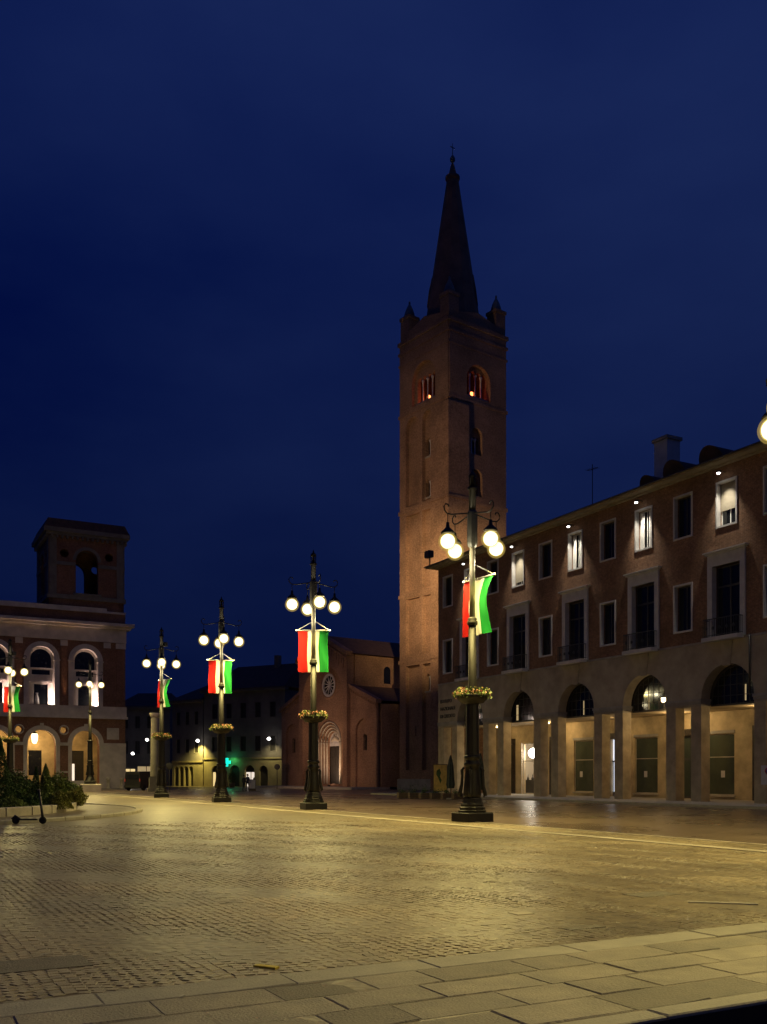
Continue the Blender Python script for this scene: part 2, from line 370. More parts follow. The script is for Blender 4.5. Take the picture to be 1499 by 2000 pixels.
def leafcloud(n, fn, size, mbx=None):
    """many small leaf faces; fn(k) gives a point"""
    vs = np.zeros((n * 4, 3)); q = np.arange(n * 4).reshape(n, 4)
    for k in range(n):
        p = np.array(fn(k)); a = rng.normal(size=3); a /= np.linalg.norm(a) + 1e-9
        b_ = np.cross(a, rng.normal(size=3)); b_ /= np.linalg.norm(b_) + 1e-9
        s_ = size * rng.uniform(0.6, 1.3)
        vs[4 * k] = p - a * s_; vs[4 * k + 1] = p + b_ * s_ * 0.45; vs[4 * k + 2] = p + a * s_; vs[4 * k + 3] = p - b_ * s_ * 0.45
    m_ = MB() if mbx is None else mbx
    return m_.add(vs.tolist(), q.tolist())

# ------------------------------------------------------------------ the ground
g = MB(); E = 380
g.add([P(4.86, -E), P(4.86, E), P(E, E), P(E, -E)], [(0, 1, 2, 3)])
ground = struct('piazza_ground', g, M['ground'], loc=(0, 0, -0.0045))
ground.data.polygons[0].flip() if ground.data.polygons[0].normal.z < 0 else None
g = MB(); g.add([P(-E, -E, -0.19), P(-E, E, -0.19), P(4.84, E, -0.19), P(4.84, -E, -0.19)], [(3, 2, 1, 0)])
struct('road', g, M['asphalt'])

g = MB(); g.add([P(-60, 18.74, -0.003), P(130, 18.74, -0.003), P(130, 37.66, -0.003), P(-60, 37.66, -0.003)], [(3, 2, 1, 0)])
struct('arcade_road', g, M['roadstone'])
# stone slab walk in the foreground: every slab is its own piece
walk = bpy.data.objects.new('slab_walk', None); COL.objects.link(walk); walk['kind'] = 'structure'
walk.rotation_euler = (0, 0, TH)                                     # local x runs along v, local y along u
bed = MB().box(-14, 24, 4.84, 7.40, -0.19, -0.022)
obj('slab_bed', bed, M['soil'], walk)
rows = [(4.84, 5.06, 1.3, 2.2, 'kerb_slab', 'kerb'), (5.075, 5.55, 0.52, 0.98, 'slab', 'slab'), (5.562, 6.02, 0.52, 0.98, 'slab', 'slab'), (6.032, 6.49, 0.55, 1.05, 'slab', 'slab'),
        (6.502, 6.97, 0.55, 1.0, 'slab', 'slab'), (6.982, 7.39, 1.1, 2.0, 'border_slab', 'kerb')]
for (y0, y1, wa, wb, nm, mt) in rows:
    x = -9.0 + random.random()
    while x < 16:
        w = random.uniform(wa, wb); gp = random.choice([0.007, 0.012, 0.022]) if nm == 'slab' else 0.005
        h = random.uniform(-0.004, 0.006) + (0.004 if nm != 'slab' else 0)
        jy = random.uniform(-0.006, 0.006)
        zb_ = -0.10 if nm != 'kerb_slab' else -0.17; ya, yb = y0 + max(0, jy), y1 + min(0, jy); jt = lambda: random.uniform(-0.007, 0.007)
        xa, xb = x, x + w - gp
        base = [(xa + jt(), ya + abs(jt())), ((xa + xb) / 2, ya + abs(jt()) * 0.7), (xb + jt(), ya + abs(jt())), (xb + jt(), yb - abs(jt())), ((xa + xb) / 2, yb - abs(jt()) * 0.7), (xa + jt(), yb - abs(jt()))]
        cx_, cy_ = (xa + xb) / 2, (ya + yb) / 2
        sh_ = lambda q, d: [(a - d * (1 if a > cx_ else -1) * (0 if abs(a - cx_) < 0.01 else 1), b_ - d * (1 if b_ > cy_ else -1)) for a, b_ in q]
        tl_ = random.uniform(-0.004, 0.004)
        obj(nm, MB().bands([[(a, b_, zb_) for a, b_ in base], [(a, b_, h - 0.009) for a, b_ in base], [(a, b_, h + tl_ * (1 if a > cx_ else -1)) for a, b_ in sh_(base, 0.010)]]), M[mt], walk)
        x += w
# the two pale stone gutter strips along the lamp posts
strips = bpy.data.objects.new('gutter_strips', None); COL.objects.link(strips); strips['kind'] = 'structure'
strips.rotation_euler = (0, 0, TH)
for (v0, v1) in ((16.80, 17.16), (18.55, 18.72)):
    y = 7.42
    while y < 84:
        ln = random.uniform(1.2, 1.9) if y < 50 else 6.0
        obj('strip_stone', MB().box(v0, v1, y, y + ln - 0.012, -0.05, 0.010 + random.uniform(-0.002, 0.002)), M['strip'], strips); y += ln
# cobbles laid in segmental arcs, as far as single stones can be told apart
def cobble_rows():
    out = []
    Wd = 1.34; s_ = 0.104
    for ci in range(-6, 18):
        vc = ci * Wd
        ph = (ci * 0.37) % 1 * s_
        for k in range(int((37 - 5.0) / s_)):
            ub = 5.0 + k * s_ + ph; nst = 13
            for j in range(nst):
                t_ = (j + 0.5) / nst * 2 - 1
                v = vc + t_ * Wd / 2 + rng.normal(0, 0.006)
                u = ub + 0.50 * (1 - t_ * t_) + rng.normal(0, 0.007)
                if u < 7.44 or u > 34 or (u > 27 and rng.uniform() < (u - 27) / 7): continue
                if v > 18.5: continue
                if 16.74 < v < 17.22 or 18.50 < v < 18.78: continue
                p = DU * u + NV * v
                if abs(p.x) > 0.43 * p.y + 0.6: continue
                slope = math.atan2(-1.0 * t_, Wd / 2)
                out.append((u, v, slope, p.length))
    return out
cob = cobble_rows()
covers = [(9.05, 0.75, 0.55, 0.40)]
cob.sort(key=lambda c: c[3])
def cobble_geo(u, v, sl, j=1.0):
    w = 0.0505 + rng.uniform(-0.005, 0.003); d_ = 0.0505 + rng.uniform(-0.005, 0.003)
    z = rng.uniform(-0.002, 0.003) + (0.0032 * (math.sin(1.3 * u + 0.9 * v) * math.sin(0.8 * v - 0.5 * u + 1.0) + 0.6 * math.sin(2.9 * v + 1.7 * u)) - 0.002 if u else 0); tx, ty = rng.normal(0, 0.025, 2)
    cs, sn = math.cos(sl), math.sin(sl); vs = []
    for (kk, zz) in ((1.0, -0.03), (0.985, z - 0.005), (0.86, z)):
        for (a, b_) in ((-1, -1), (1, -1), (1, 1), (-1, 1)):
            x = a * w * kk * (1 + rng.uniform(-0.06, 0.06)); y = b_ * d_ * kk * (1 + rng.uniform(-0.06, 0.06))
            vs.append((x * cs - y * sn + v, x * sn + y * cs + u, zz + (x * tx + y * ty if zz > -0.02 else 0)))
    return vs
CF = [(8, 9, 10, 11)] + [(k * 4 + i, k * 4 + (i + 1) % 4, (k + 1) * 4 + (i + 1) % 4, (k + 1) * 4 + i) for k in range(2) for i in range(4)]
setts = bpy.data.objects.new('cobble_paving', None); COL.objects.link(setts); setts['kind'] = 'structure'; setts.rotation_euler = (0, 0, TH)
def tinted(name, vs, fs, tints):
    me = bpy.data.meshes.new(name); me.from_pydata(vs, [], fs); at = me.attributes.new('tint', 'FLOAT', 'POINT'); at.data.foreach_set('value', tints)
    me.materials.append(M['cobble']); me.update(); return me
pf_ = [(rng.uniform(7, 34), rng.uniform(-12, 18), rng.uniform(0.4, 1.8), rng.uniform(0.3, 1.3), rng.choice([0.72, 0.82, 1.2, 1.12])) for _ in range(46)]
def patch(u, v):      # repaired areas and worn tracks, laid with other stones
    f = 1 + 0.10 * math.sin(0.55 * u + 1.1 * math.sin(0.4 * v)) + 0.08 * math.sin(1.7 * v + 0.6 * u)
    for (pu, pv, a, b_, m_) in pf_:
        if abs(u - pu) < b_ and abs(v - pv) < a: f *= m_
    return f
variants = [tinted('cobble', cobble_geo(0, 0, 0), CF, [tv] * 12) for tv in (0.7, 0.82, 0.92, 1.0, 1.08, 1.16, 1.26, 0.95)]
for (u, v, sl, _) in cob[:290]:
    o = obj('cobble', random.choice(variants), None, setts, (v, u, 0), sl)
vs = []; fs = []; ts = []
for (u, v, sl, _) in cob[290:]:
    o_ = len(vs); vs += cobble_geo(u, v, sl); fs += [tuple(i + o_ for i in f) for f in CF]; ts += [float(np.clip(rng.normal(1, 0.13) * patch(u, v), 0.45, 1.5))] * 12
o = obj('cobbles', tinted('cobbles', vs, fs, ts), None, setts); o['kind'] = 'stuff'
# covers and paint marks lying in the cobbles
def onground(name, label, cat, px, py, lx, ly, mt, z=0.012, rz=0.0):
    Y = F * 1.65 / (py - 1514); X = (px - 749) / F * Y
    o = obj(name, MB().cbox(-lx / 2, lx / 2, -ly / 2, ly / 2, -0.03, 0, 0.004), M[mt], None, (X, Y, z), TH + rz); return tag(o, label, cat)
onground('manhole_cover', 'large dark rectangular stone cover in the cobbles near the slab walk', 'manhole cover', 60, 1885, 0.95, 0.55, 'coverplate', 0.004)
onground('drain_cover', 'dark iron drain cover among the cobbles by the gutter strips', 'drain cover', 1272, 1747, 0.7, 0.4, 'coverplate', 0.004)
onground('access_cover', 'narrow iron access cover next to a small pale patch in the cobbles', 'cover', 1140, 1812, 0.5, 0.16, 'coverplate', 0.004)
onground('stone_patch', 'small pale square patch set into the cobbles', 'stone patch', 1018, 1784, 0.24, 0.2, 'strip', 0.004)
onground('paint_mark', 'short bright yellow paint dash at the edge of the cobbles', 'paint mark', 520, 1890, 0.22, 0.07, 'paintyellow', 0.016, 2.2)
onground('painted_line', 'thin worn white painted line on the cobbles near the gutter', 'painted line', 1412, 1765, 0.85, 0.05, 'paintwhite', 0.016, -0.75)

# ------------------------------------------------------------------ arcaded brick building
UE = 68.6; VF = 42.0
ab = thing('arcaded_building', 'long brick building with a stone arcade and floodlit top windows', 'building', P(UE, VF), TH - PI / 2)
LB = 46.6; BAY = 6.48
XA = [4.78 + BAY * k for k in range(7)]          # arch and lit window columns
XD = [1.54 + BAY * k for k in range(7)]          # plain window columns
HW = 1.87; ZS = 6.0; ZP = 5.60
# raised pavement of the arcade
struct('pavement', MB().box(-4.0, LB, -4.0, 8.5, -0.2, 0.12), M['greystone'], None, P(UE, VF), TH - PI / 2)
struct('pavement_kerb', MB().box(-4.0, LB, -4.32, -4.003, -0.2, 0.125), M['kerb'], None, P(UE, VF), TH - PI / 2)
# piers
px_ = [(0.0, 0.92)]
for k, xc in enumerate(XA):
    px_ += [(xc - HW - 0.77, xc - HW), (xc + HW, xc + HW + 0.77)]
for (a, b_) in px_:
    if b_ > LB: continue
    mbp = MB().box(a, b_, 0.0, 0.7, 0.12, ZP)
    obj('pier', mbp, M['pier'], ab)
# arcade wall above the piers
zt = 9.15
out = [(0, ZP)]
for xc in XA:
    if xc + HW > LB: break
    out += [(xc - HW, ZP), (xc - HW, ZS)] + [(xc + HW * math.cos(a), ZS + HW * math.sin(a)) for a in [PI - PI * k / 16 for k in range(1, 16)]] + [(xc + HW, ZS), (xc + HW, ZP)]
out += [(LB, ZP), (LB, zt), (0, zt)]
obj('arcade_wall', MB().plate(out, (), 0, 0.7), M['plaster'], ab)
# impost moulding pieces between the arches
edges = [0.0]
for xc in XA: edges += [xc - HW, xc + HW]
edges.append(LB)
for i in range(0, len(edges), 2):
    a, b_ = edges[i], min(edges[i + 1], LB)
    if b_ - a > 0.2:
        mo = MB(); mo.box(a - 0.06, b_ + 0.06, -0.09, 0.76, 5.88, 6.03); mo.box(a - 0.03, b_ + 0.03, -0.045, 0.73, 5.72, 5.879)
        obj('impost_moulding', mo, M['greystone'], ab)
obj('string_course', MB().box(-0.02, LB, -0.05, 0.1, 9.15, 9.27), M['greystone'], ab)
# brick upper walls
holes = []
for xc in XA: holes += [rect(xc - 0.65, xc + 0.65, 15.6, 18.0), rect(xc - 0.98, xc + 0.98, 9.42, 13.4)]
for xc in XD: holes += [rect(xc - 0.65, xc + 0.65, 15.6, 18.0), rect(xc - 0.65, xc + 0.65, 10.1, 12.75)]
holes = [h for h in holes if h[1][0] < LB - 0.2]
obj('brick_wall', MB().plate(rect(0, LB, 9.27, 18.9), holes, 0, 0.55), M['brick'], ab)
obj('end_wall', MB().box(0.0, 0.45, 0.701, 12, 0.1, 18.9), M['brick'], ab)
obj('rear_wall', MB().box(0.46, LB, 12.0, 12.4, 0.1, 18.9), M['brick'], ab)
obj('dark_interior', MB().box(0.46, LB, 1.6, 1.7, 9.2, 18.6), M['wood'], ab)
obj('cornice', MB().box(-0.25, LB, -0.25, 0.55, 18.9, 19.0), M['eave'], ab)
# eaves and roof
ev = MB(); ev.box(-0.7, LB, -0.75, 0.6, 19.0, 19.12); ev.box(-0.72, LB, -0.80, -0.752, 18.97, 19.16)
obj('eaves', ev, M['eave'], ab)
rf = MB(); rf.add([(-0.75, -0.85, 19.165), (LB, -0.85, 19.165), (LB, 6, 20.45), (-0.75, 6, 20.45), (-0.75, 12.6, 19.1), (LB, 12.6, 19.1)], [(0, 1, 2, 3), (3, 2, 5, 4)])
rf.add([(-0.75, -0.85, 19.125), (LB, -0.85, 19.125), (LB, -0.85, 19.164), (-0.75, -0.85, 19.164)], [(0, 1, 2, 3)])
roof = obj('roof', rf, M['roof'], ab)
gt = MB(); gt.tube([(-0.75, -0.90, 19.10), (LB, -0.90, 19.10)], 0.065, 8)
obj('gutter', gt, M['frame'], roof)
# windows
def small_window(x, z0, z1, style):
    h = z1 - z0
    fr = MB(); t_ = 0.10
    fr.plate(rect(-0.65 - t_, 0.65 + t_, -t_, h + t_), [rect(-0.648, 0.648, 0.002, h - 0.002)], -0.06, 0.22)
    w = obj('window', fr, M['trim'], ab, (x, 0, z0))
    fr2 = MB(); fr2.plate(rect(-0.64, 0.64, 0.01, h - 0.01), [rect(-0.57, -0.035, 0.08, h - 0.08), rect(0.035, 0.57, 0.08, h - 0.08)], 0.30, 0.36)
    obj('frame', fr2, M['wframe'] if style != 'dark' else M['frame'], w)
    for s_ in (-1, 1):
        obj('pane', MB().box(0.302 * s_ - 0.268, 0.302 * s_ + 0.268, 0.325, 0.335, 0.08, h - 0.08), M['glass'], w)
    if style.startswith('shutter'):
        fr_ = float(style[7:]); sh = MB(); zb = h * (1 - fr_); z = zb
        while z < h - 0.03:
            sh.box(-0.63, 0.63, 0.235, 0.262, z, min(z + 0.047, h - 0.02)); z += 0.05
        obj('roller_shutter', sh, M['shutter'], w)
        obj('shutter_bar', MB().box(-0.63, 0.63, 0.225, 0.275, zb - 0.04, zb - 0.002), M['shutter'], w)
    if style == 'open':
        for s_, w_ in ((-1, 0.30), (1, 0.12)):
            obj('open_casement', MB().box(s_ * 0.3 - w_ / 2, s_ * 0.3 + w_ / 2, 0.20, 0.235, 0.06, h - 0.10), M['wframe'], w)
    return w
styles = ['open', 'shutter0.86', 'open', 'open', 'shutter0.62', 'open', 'shutter0.5']
def flood(x, z):
    fx = MB(); fx.tube([(x - 0.1, 0.0, z + 0.10), (x - 0.1, -0.35, z + 0.16), (x - 0.1, -0.50, z + 0.1)], 0.018, 6); fx.box(x - 0.22, x + 0.02, -0.62, -0.44, z + 0.0, z + 0.10)
    w = obj('floodlight', fx, M['iron_box'], ab)
    obj('lens', MB().sphere((x - 0.1, -0.54, z - 0.03), 0.105, 10, 6, 0.5), M['e_white'], w)
    light('flood_lamp', 'SPOT', (x - 0.1, -0.50, z - 0.10), WIN_W, (1.0, 0.90, 0.72), ab, 0.05, R(74), 1.0, aim=(0.02, 0.20, -1))
for k, xc in enumerate(XA):
    if xc > LB - 1: continue
    small_window(xc, 15.6, 18.0, styles[k])
    flood(xc, 18.42)
for k, xc in enumerate(XD):
    if xc > LB - 1: continue
    small_window(xc, 15.6, 18.0, 'dark'); small_window(xc, 10.1, 12.75, 'dark')
def tall_window(x):
    h0, h1 = 9.42, 13.4
    fr = MB(); fr.plate([(-1.33, h0 - 0.14), (-0.978, h0 - 0.14), (-0.978, h1), (0.978, h1), (0.978, h0 - 0.14), (1.33, h0 - 0.14), (1.33, h1 + 0.66), (-1.33, h1 + 0.66)], (), -0.10, 0.25)
    w = obj('window', fr, M['trim'], ab, (x, 0, 0))
    co = MB(); co.box(-1.42, 1.42, -0.20, 0.0, h1 + 0.661, h1 + 0.75); co.box(-1.52, 1.52, -0.30, 0.0, h1 + 0.751, h1 + 0.83)
    obj('hood_moulding', co, M['trim'], w)
    f2 = MB(); f2.plate(rect(-0.97, 0.97, h0 + 0.01, h1 - 0.01), [rect(-0.88, -0.05, h0 + 0.1, 12.2), rect(0.05, 0.88, h0 + 0.1, 12.2), rect(-0.88, -0.05, 12.3, h1 - 0.1), rect(0.05, 0.88, 12.3, h1 - 0.1)], 0.30, 0.38)
    obj('frame', f2, M['frame'], w)
    for s_ in (-1, 1):
        obj('pane', MB().box(0.465 * s_ - 0.415, 0.465 * s_ + 0.415, 0.335, 0.345, h0 + 0.1, 12.2), M['glass'], w)
        obj('pane', MB().box(0.465 * s_ - 0.415, 0.465 * s_ + 0.415, 0.335, 0.345, 12.3, h1 - 0.1), M['glass'], w)
    obj('balcony_slab', MB().box(-1.28, 1.28, -0.62, -0.101, 9.14, 9.36), M['trim'], w)
    br = MB()
    br.box(-1.22, 1.22, -0.58, -0.54, 10.34, 10.39); br.box(-1.22, 1.22, -0.575, -0.545, 9.44, 9.47)
    for s_ in (-1, 1): br.box(1.20 * s_ - 0.02, 1.20 * s_ + 0.02, -0.54, -0.12, 10.34, 10.38); br.box(1.20 * s_ - 0.015, 1.20 * s_ + 0.015, -0.54, -0.12, 9.44, 9.47)
    for i in range(21):
        xx = -1.2 + 2.4 * i / 20; br.box(xx - 0.011, xx + 0.011, -0.571, -0.549, 9.361, 10.339)
    for j in range(3):
        for s_ in (-1, 1): br.box(1.20 * s_ - 0.011, 1.20 * s_ + 0.011, -0.43 + 0.13 * j, -0.41 + 0.13 * j, 9.361, 10.339)
    for i in range(5):
        br.sphere((-0.96 + 0.48 * i, -0.56, 9.85), 0.055, 8, 5, 2.2)
    obj('railing', br, M['rail'], w)
    # keystone block under the balcony
    obj('keystone', MB().plate([(-0.26, 7.75), (0.26, 7.75), (0.42, 9.13), (-0.42, 9.13)], (), -0.035, 0.1), M['plaster'], w)
    return w
tw = tall_window(XA[0])
for xc in XA[1:]:
    if xc < LB - 1: copy_tree(tw, ab, (xc, 0, 0))
# lunette windows set behind the arches, over the portico ceiling
def lunette(x, lit):
    y = 0.78
    w = obj('lunette_window', MB().plate(arch(0, HW - 0.02, ZP, ZS), [arch(0, HW - 0.12, ZP + 0.1, ZS, 10)], y, y + 0.09), M['frame'], ab, (x, 0, 0))
    mu = MB()
    for i in range(-3, 4):
        xx = i * 0.45; zt_ = ZS + math.sqrt(max(0, (HW - 0.12) ** 2 - xx * xx)); mu.box(xx - 0.02, xx + 0.02, y + 0.01, y + 0.06, ZP + 0.1, zt_)
    for zz in (6.15, 6.75, 7.3):
        hw = math.sqrt(max(0, (HW - 0.12) ** 2 - max(0, zz - ZS) ** 2)); mu.box(-hw, hw, y + 0.015, y + 0.055, zz - 0.018, zz + 0.018)
    obj('glazing_bars', mu, M['frame'], w)
    obj('pane', MB().plate(arch(0, HW - 0.11, ZP + 0.1, ZS, 10), (), y + 0.03, y + 0.037), M['glass'], w)
    for (xx, ww, z0, z1) in lit:
        obj('lit_curtain', MB().box(xx, xx + ww, y + 0.022, y + 0.028, z0, z1), M['e_lit'], w)
lits = [[], [(-1.35, 0.26, 5.75, 6.9)], [(-0.16, 0.10, 5.75, 6.7)], [(-0.45, 0.06, 5.75, 6.9)], [(0.55, 0.10, 5.8, 6.7)], [], []]
for k, xc in enumerate(XA):
    if xc < LB - 2: lunette(xc, lits[k])
obj('portico_ceiling', MB().box(0.46, LB, 0.80, 4.6, ZP, ZP + 0.1), M['inner'], ab)
obj('portico_upper_floor', MB().box(0.46, LB, 1.9, 2.0, ZP + 0.11, 9.1), M['wood'], ab)
# back wall of the portico with shops
YB = 4.6
SH = [6.6 + BAY * k for k in range(6)]; DO = [3.6 + BAY * k for k in range(7)]
sh_holes = [rect(x - 1.1, x + 1.1, 0.40 if k else 0.15, 4.2) for k, x in enumerate(SH)] + [rect(x - 0.62, x + 0.62, 0.15, 4.2) for x in DO]
obj('portico_wall', MB().plate(rect(0.46, LB, 0.12, ZP), sh_holes, YB, YB + 0.35), M['inner'], ab)
for k, x in enumerate(SH):
    z0 = 0.40 if k else 0.15
    w = obj('shop_window', MB().plate(rect(x - 1.1, x + 1.1, z0, 4.2), [rect(x - 1.04, x + 1.04, z0 + 0.06, 2.74), rect(x - 1.04, x + 1.04, 2.80, 4.14)], YB + 0.10, YB + 0.18), M['stone'], ab)
    if k:
        obj('pane', MB().box(x - 1.04, x + 1.04, YB + 0.13, YB + 0.14, z0 + 0.06, 2.74), M['shopglass'], w)
        obj('pane', MB().box(x - 1.04, x + 1.04, YB + 0.13, YB + 0.14, 2.80, 4.14), M['shopglass'], w)
        obj('notice', MB().box(x - 0.8 + 0.25 * k, x - 0.5 + 0.25 * k, YB + 0.118, YB + 0.126, 1.5, 1.92), M['signwhite'], w)
        obj('handle', MB().box(x + 0.95, x + 1.0, YB + 0.03, YB + 0.098, 1.2, 1.6), M['iron_box'], w)
        if k % 2: obj('goods', MB().box(x - 0.7, x + 0.3, YB + 0.15, YB + 0.215, z0 + 0.07, 0.95).box(x + 0.4, x + 0.8, YB + 0.15, YB + 0.215, z0 + 0.07, 1.25), M['wood'], w)
        obj('shop_fascia', MB().box(x - 1.15, x + 1.15, YB - 0.05, YB - 0.002, 4.24, 4.42), M['greystone'], w)
        obj('sill', MB().box(x - 1.18, x + 1.18, YB - 0.10, YB + 0.095, z0 - 0.10, z0 - 0.003), M['stone'], w)
        obj('blind', MB().box(x - 1.05, x + 1.05, YB + 0.22, YB + 0.24, z0 + 0.05, 4.15), M['blind'], w)
    else:   # the lit cafe
        xl = x - 4.4
        rm = MB(); rm.box(xl, x + 1.6, YB + 3.6, YB + 3.7, 0.1, 4.6); rm.box(xl - 0.1, xl - 0.001, YB + 0.36, YB + 3.7, 0.1, 4.6); rm.box(x + 1.6, x + 1.7, YB + 0.36, YB + 3.7, 0.1, 4.6)
        rm.box(xl, x + 1.6, YB + 0.36, YB + 3.6, 4.5, 4.6); rm.box(xl, x + 1.6, YB + 0.36, YB + 3.6, 0.1, 0.13)
        obj('shop_room', rm, M['white_in'], w)
        ct = MB(); ct.box(x - 2.6, x - 0.1, YB + 1.3, YB + 1.8, 0.13, 1.25)
        for xx in (-2.3, -1.7, -1.1, -0.6): ct.lathe([(0.10, 1.251), (0.11, 1.4), (0.04, 1.52), (0.04, 1.7)], 8, (x + xx, YB + 1.5))
        obj('counter', ct, M['wood'], w)
        obj('picture', MB().box(x - 2.6, x - 2.0, YB + 3.55, YB + 3.599, 1.8, 2.6), M['crate'], w)
        obj('shelf', MB().box(x - 4.0, x - 3.0, YB + 3.4, YB + 3.59, 1.5, 1.6).box(x - 4.0, x - 3.0, YB + 3.4, YB + 3.59, 2.1, 2.2), M['wood'], w)
        gx, gy = x - 0.45, YB + 0.62
        obj('globe_lamp', MB().sphere((gx, gy, 3.42), 0.40, 18, 12), M['e_globe'], w)
        obj('flex', MB().tube([(gx, gy, 3.83), (gx, gy, 4.5)], 0.012, 6), M['black'], w)
        light('globe_light', 'POINT', (gx - 0.9, gy + 0.9, 3.0), 190, (1, 0.88, 0.66), ab, 0.3)
        light('globe_front_light', 'SPOT', (gx, YB - 0.15, 3.3), 260, (1, 0.90, 0.70), ab, 0.3, R(140), 1.0, aim=(-0.1, -1, -0.9))
        obj('door_light_jamb', MB().box(x - 1.16, x - 1.101, YB - 0.06, YB + 0.34, 0.13, 4.3), M['white_in'], w)
for k, x in enumerate(DO):
    dk = MB(); dk.plate([(x - 0.98, 0.125), (x - 0.62, 0.125), (x - 0.62, 4.2), (x + 0.62, 4.2), (x + 0.62, 0.125), (x + 0.98, 0.125), (x + 0.98, 4.62), (x - 0.98, 4.62)], (), YB - 0.07, YB + 0.1)
    w = obj('shop_door', dk, M['marble'], ab)
    if k == 2:
        obj('lit_pane', MB().box(x - 0.6, x + 0.6, YB + 0.28, YB + 0.30, 2.66, 4.18), M['e_cool'], w)
        obj('lit_pane', MB().box(x - 0.6, x + 0.6, YB + 0.28, YB + 0.30, 0.45, 2.62), M['e_cool'], w)
        bars = MB(); bars.box(x - 0.6, x + 0.6, YB + 0.20, YB + 0.27, 2.58, 2.68)
        for i in range(5): bars.box(x - 0.5 + 0.24 * i, x - 0.475 + 0.24 * i, YB + 0.20, YB + 0.25, 0.45, 2.58)
        obj('door_bars', bars, M['iron_box'], w)
        light('door_light', 'SPOT', (x, YB - 0.1, 3.0), 18, (0.8, 0.87, 1.0), ab, 0.25, R(130), 1.0, aim=(0, -1, -0.9))
    else:
        obj('door_leaf', MB().plate(rect(x - 0.62, x + 0.62, 0.13, 4.19), [rect(x - 0.52, x + 0.52, 0.3, 2.6), rect(x - 0.52, x + 0.52, 2.75, 4.08)], YB + 0.2, YB + 0.26), M['frame'], w)
        obj('pane', MB().box(x - 0.52, x + 0.52, YB + 0.225, YB + 0.235, 0.3, 2.6), M['shopglass'], w)
        obj('pane', MB().box(x - 0.52, x + 0.52, YB + 0.225, YB + 0.235, 2.75, 4.08), M['shopglass'], w)
        obj('door_backing', MB().box(x - 0.6, x + 0.6, YB + 0.30, YB + 0.34, 0.13, 4.19), M['wood'], w)
# portico lamps (one lantern shows in the fourth arch) and ceiling lamps
for k, xc in enumerate(XA):
    if xc > LB - 2: continue
    c_ = obj('ceiling_lamp', MB().lathe([(0.20, 5.48), (0.22, 5.56), (0.22, 5.599)], 12, (xc, 2.6)), M['e_warm'], ab)
    light('portico_light', 'POINT', (xc, 2.6, 5.33), PORT_W * {0: 0.55, 1: 1.7, 2: 0.6, 3: 1.9, 4: 0.75}.get(k, 0.6), (1.0, 0.70, 0.34), ab, 0.15)
ln = MB(); ln.tube([(25.98, 0.35, 6.62), (25.9, 0.30, 6.55), (25.62, 0.25, 6.52)], 0.02, 6); ln.lathe([(0.05, 6.46), (0.17, 6.36), (0.15, 6.33)], 8, (25.62, 0.25))
lo = obj('lantern', ln, M['iron'], ab); obj('lantern_glass', MB().lathe([(0.09, 6.05), (0.13, 6.12), (0.14, 6.329)], 8, (25.62, 0.25)), M['e_warm'], lo)
light('lantern_light', 'POINT', (25.5, 0.45, 5.95), 30, (1.0, 0.72, 0.38), ab, 0.1)
# chimney, barrel dormers, aerial
obj('chimney', MB().box(UE - 49.3, UE - 48.1, 5.6, 6.8, 20.0, 24.5), M['trim'], ab)
obj('chimney_cap', MB().box(UE - 49.42, UE - 47.98, 5.48, 6.92, 24.501, 24.72), M['greystone'], ab)
def dormer(x, y, s_):
    d_ = MB(); n = 12; front = []; back = []
    for i in range(n + 1):
        a = PI * i / n; front.append((x - 0.95 * s_ * math.cos(a), y - 0.55 * s_ * math.sin(a), 19.72 + 1.05 * s_ * math.sin(a))); back.append((x - 0.95 * s_ * math.cos(a), y + 2.6, 19.72 + 1.05 * s_ * math.sin(a)))
    f0 = [(x - 0.95 * s_, y, 19.2), (x + 0.95 * s_, y, 19.2)]
    d_.add(front + back, [(i, i + 1, n + 1 + i + 1, n + 1 + i) for i in range(n)] + [tuple(range(n + 1))])
    d_.box(x - 0.85 * s_, x + 0.85 * s_, y + 0.1, y + 2.5, 19.2, 19.715)
    obj('roof_dormer', d_, M['roof'], ab)
dormer(UE - 40.1, 1.3, 1.0); dormer(UE - 43.0, 1.3, 1.0); dormer(UE - 45.3, 1.3, 0.75)
ae = MB(); ae.tube([(13.6, 5, 20.2), (13.6, 5, 24.6)], 0.03, 6); ae.tube([(13.0, 5, 24.3), (14.2, 5, 24.2)], 0.02, 6)
for i in range(5): ae.tube([(13.1 + 0.25 * i, 4.7, 24.29 - 0.02 * i), (13.1 + 0.25 * i, 5.3, 24.29 - 0.02 * i)], 0.012, 5)
obj('aerial', ae, M['iron'], ab)
# bronze inscription at the left end
for i, tx in enumerate(('ISTITUTO', 'NAZIONALE', 'DI CREDITO')):
    cu = bpy.data.curves.new('inscription', 'FONT'); cu.body = tx; cu.size = 0.42; cu.extrude = 0.02; cu.align_x = 'LEFT'
    o = bpy.data.objects.new('inscription', cu); COL.objects.link(o); o.parent = ab
    me = bpy.data.meshes.new_from_object(o.evaluated_get(bpy.context.evaluated_depsgraph_get())); bpy.data.objects.remove(o)
    me.materials.clear(); me.materials.append(M['letter']); o = bpy.data.objects.new('inscription', me); COL.objects.link(o); o.parent = ab
    o.location = (0.35, -0.025, 7.62 - 0.62 * i); o.rotation_euler = (R(90), 0, 0)
# downpipe
obj('downpipe', MB().tube([(XA[4] + 1.62, -0.07, 9.3), (XA[4] + 1.62, -0.07, 6.05)], 0.05, 8), M['frame'], ab)
# floodlight on the roof corner aimed at the bell tower
fl = MB(); fl.tube([(-0.55, -0.5, 19.17), (-0.55, -0.5, 20.0)], 0.06, 6); fl.box(-0.95, -0.25, -0.8, -0.3, 19.95, 20.5)
fo = obj('tower_floodlight', fl, M['iron_box'], ab)

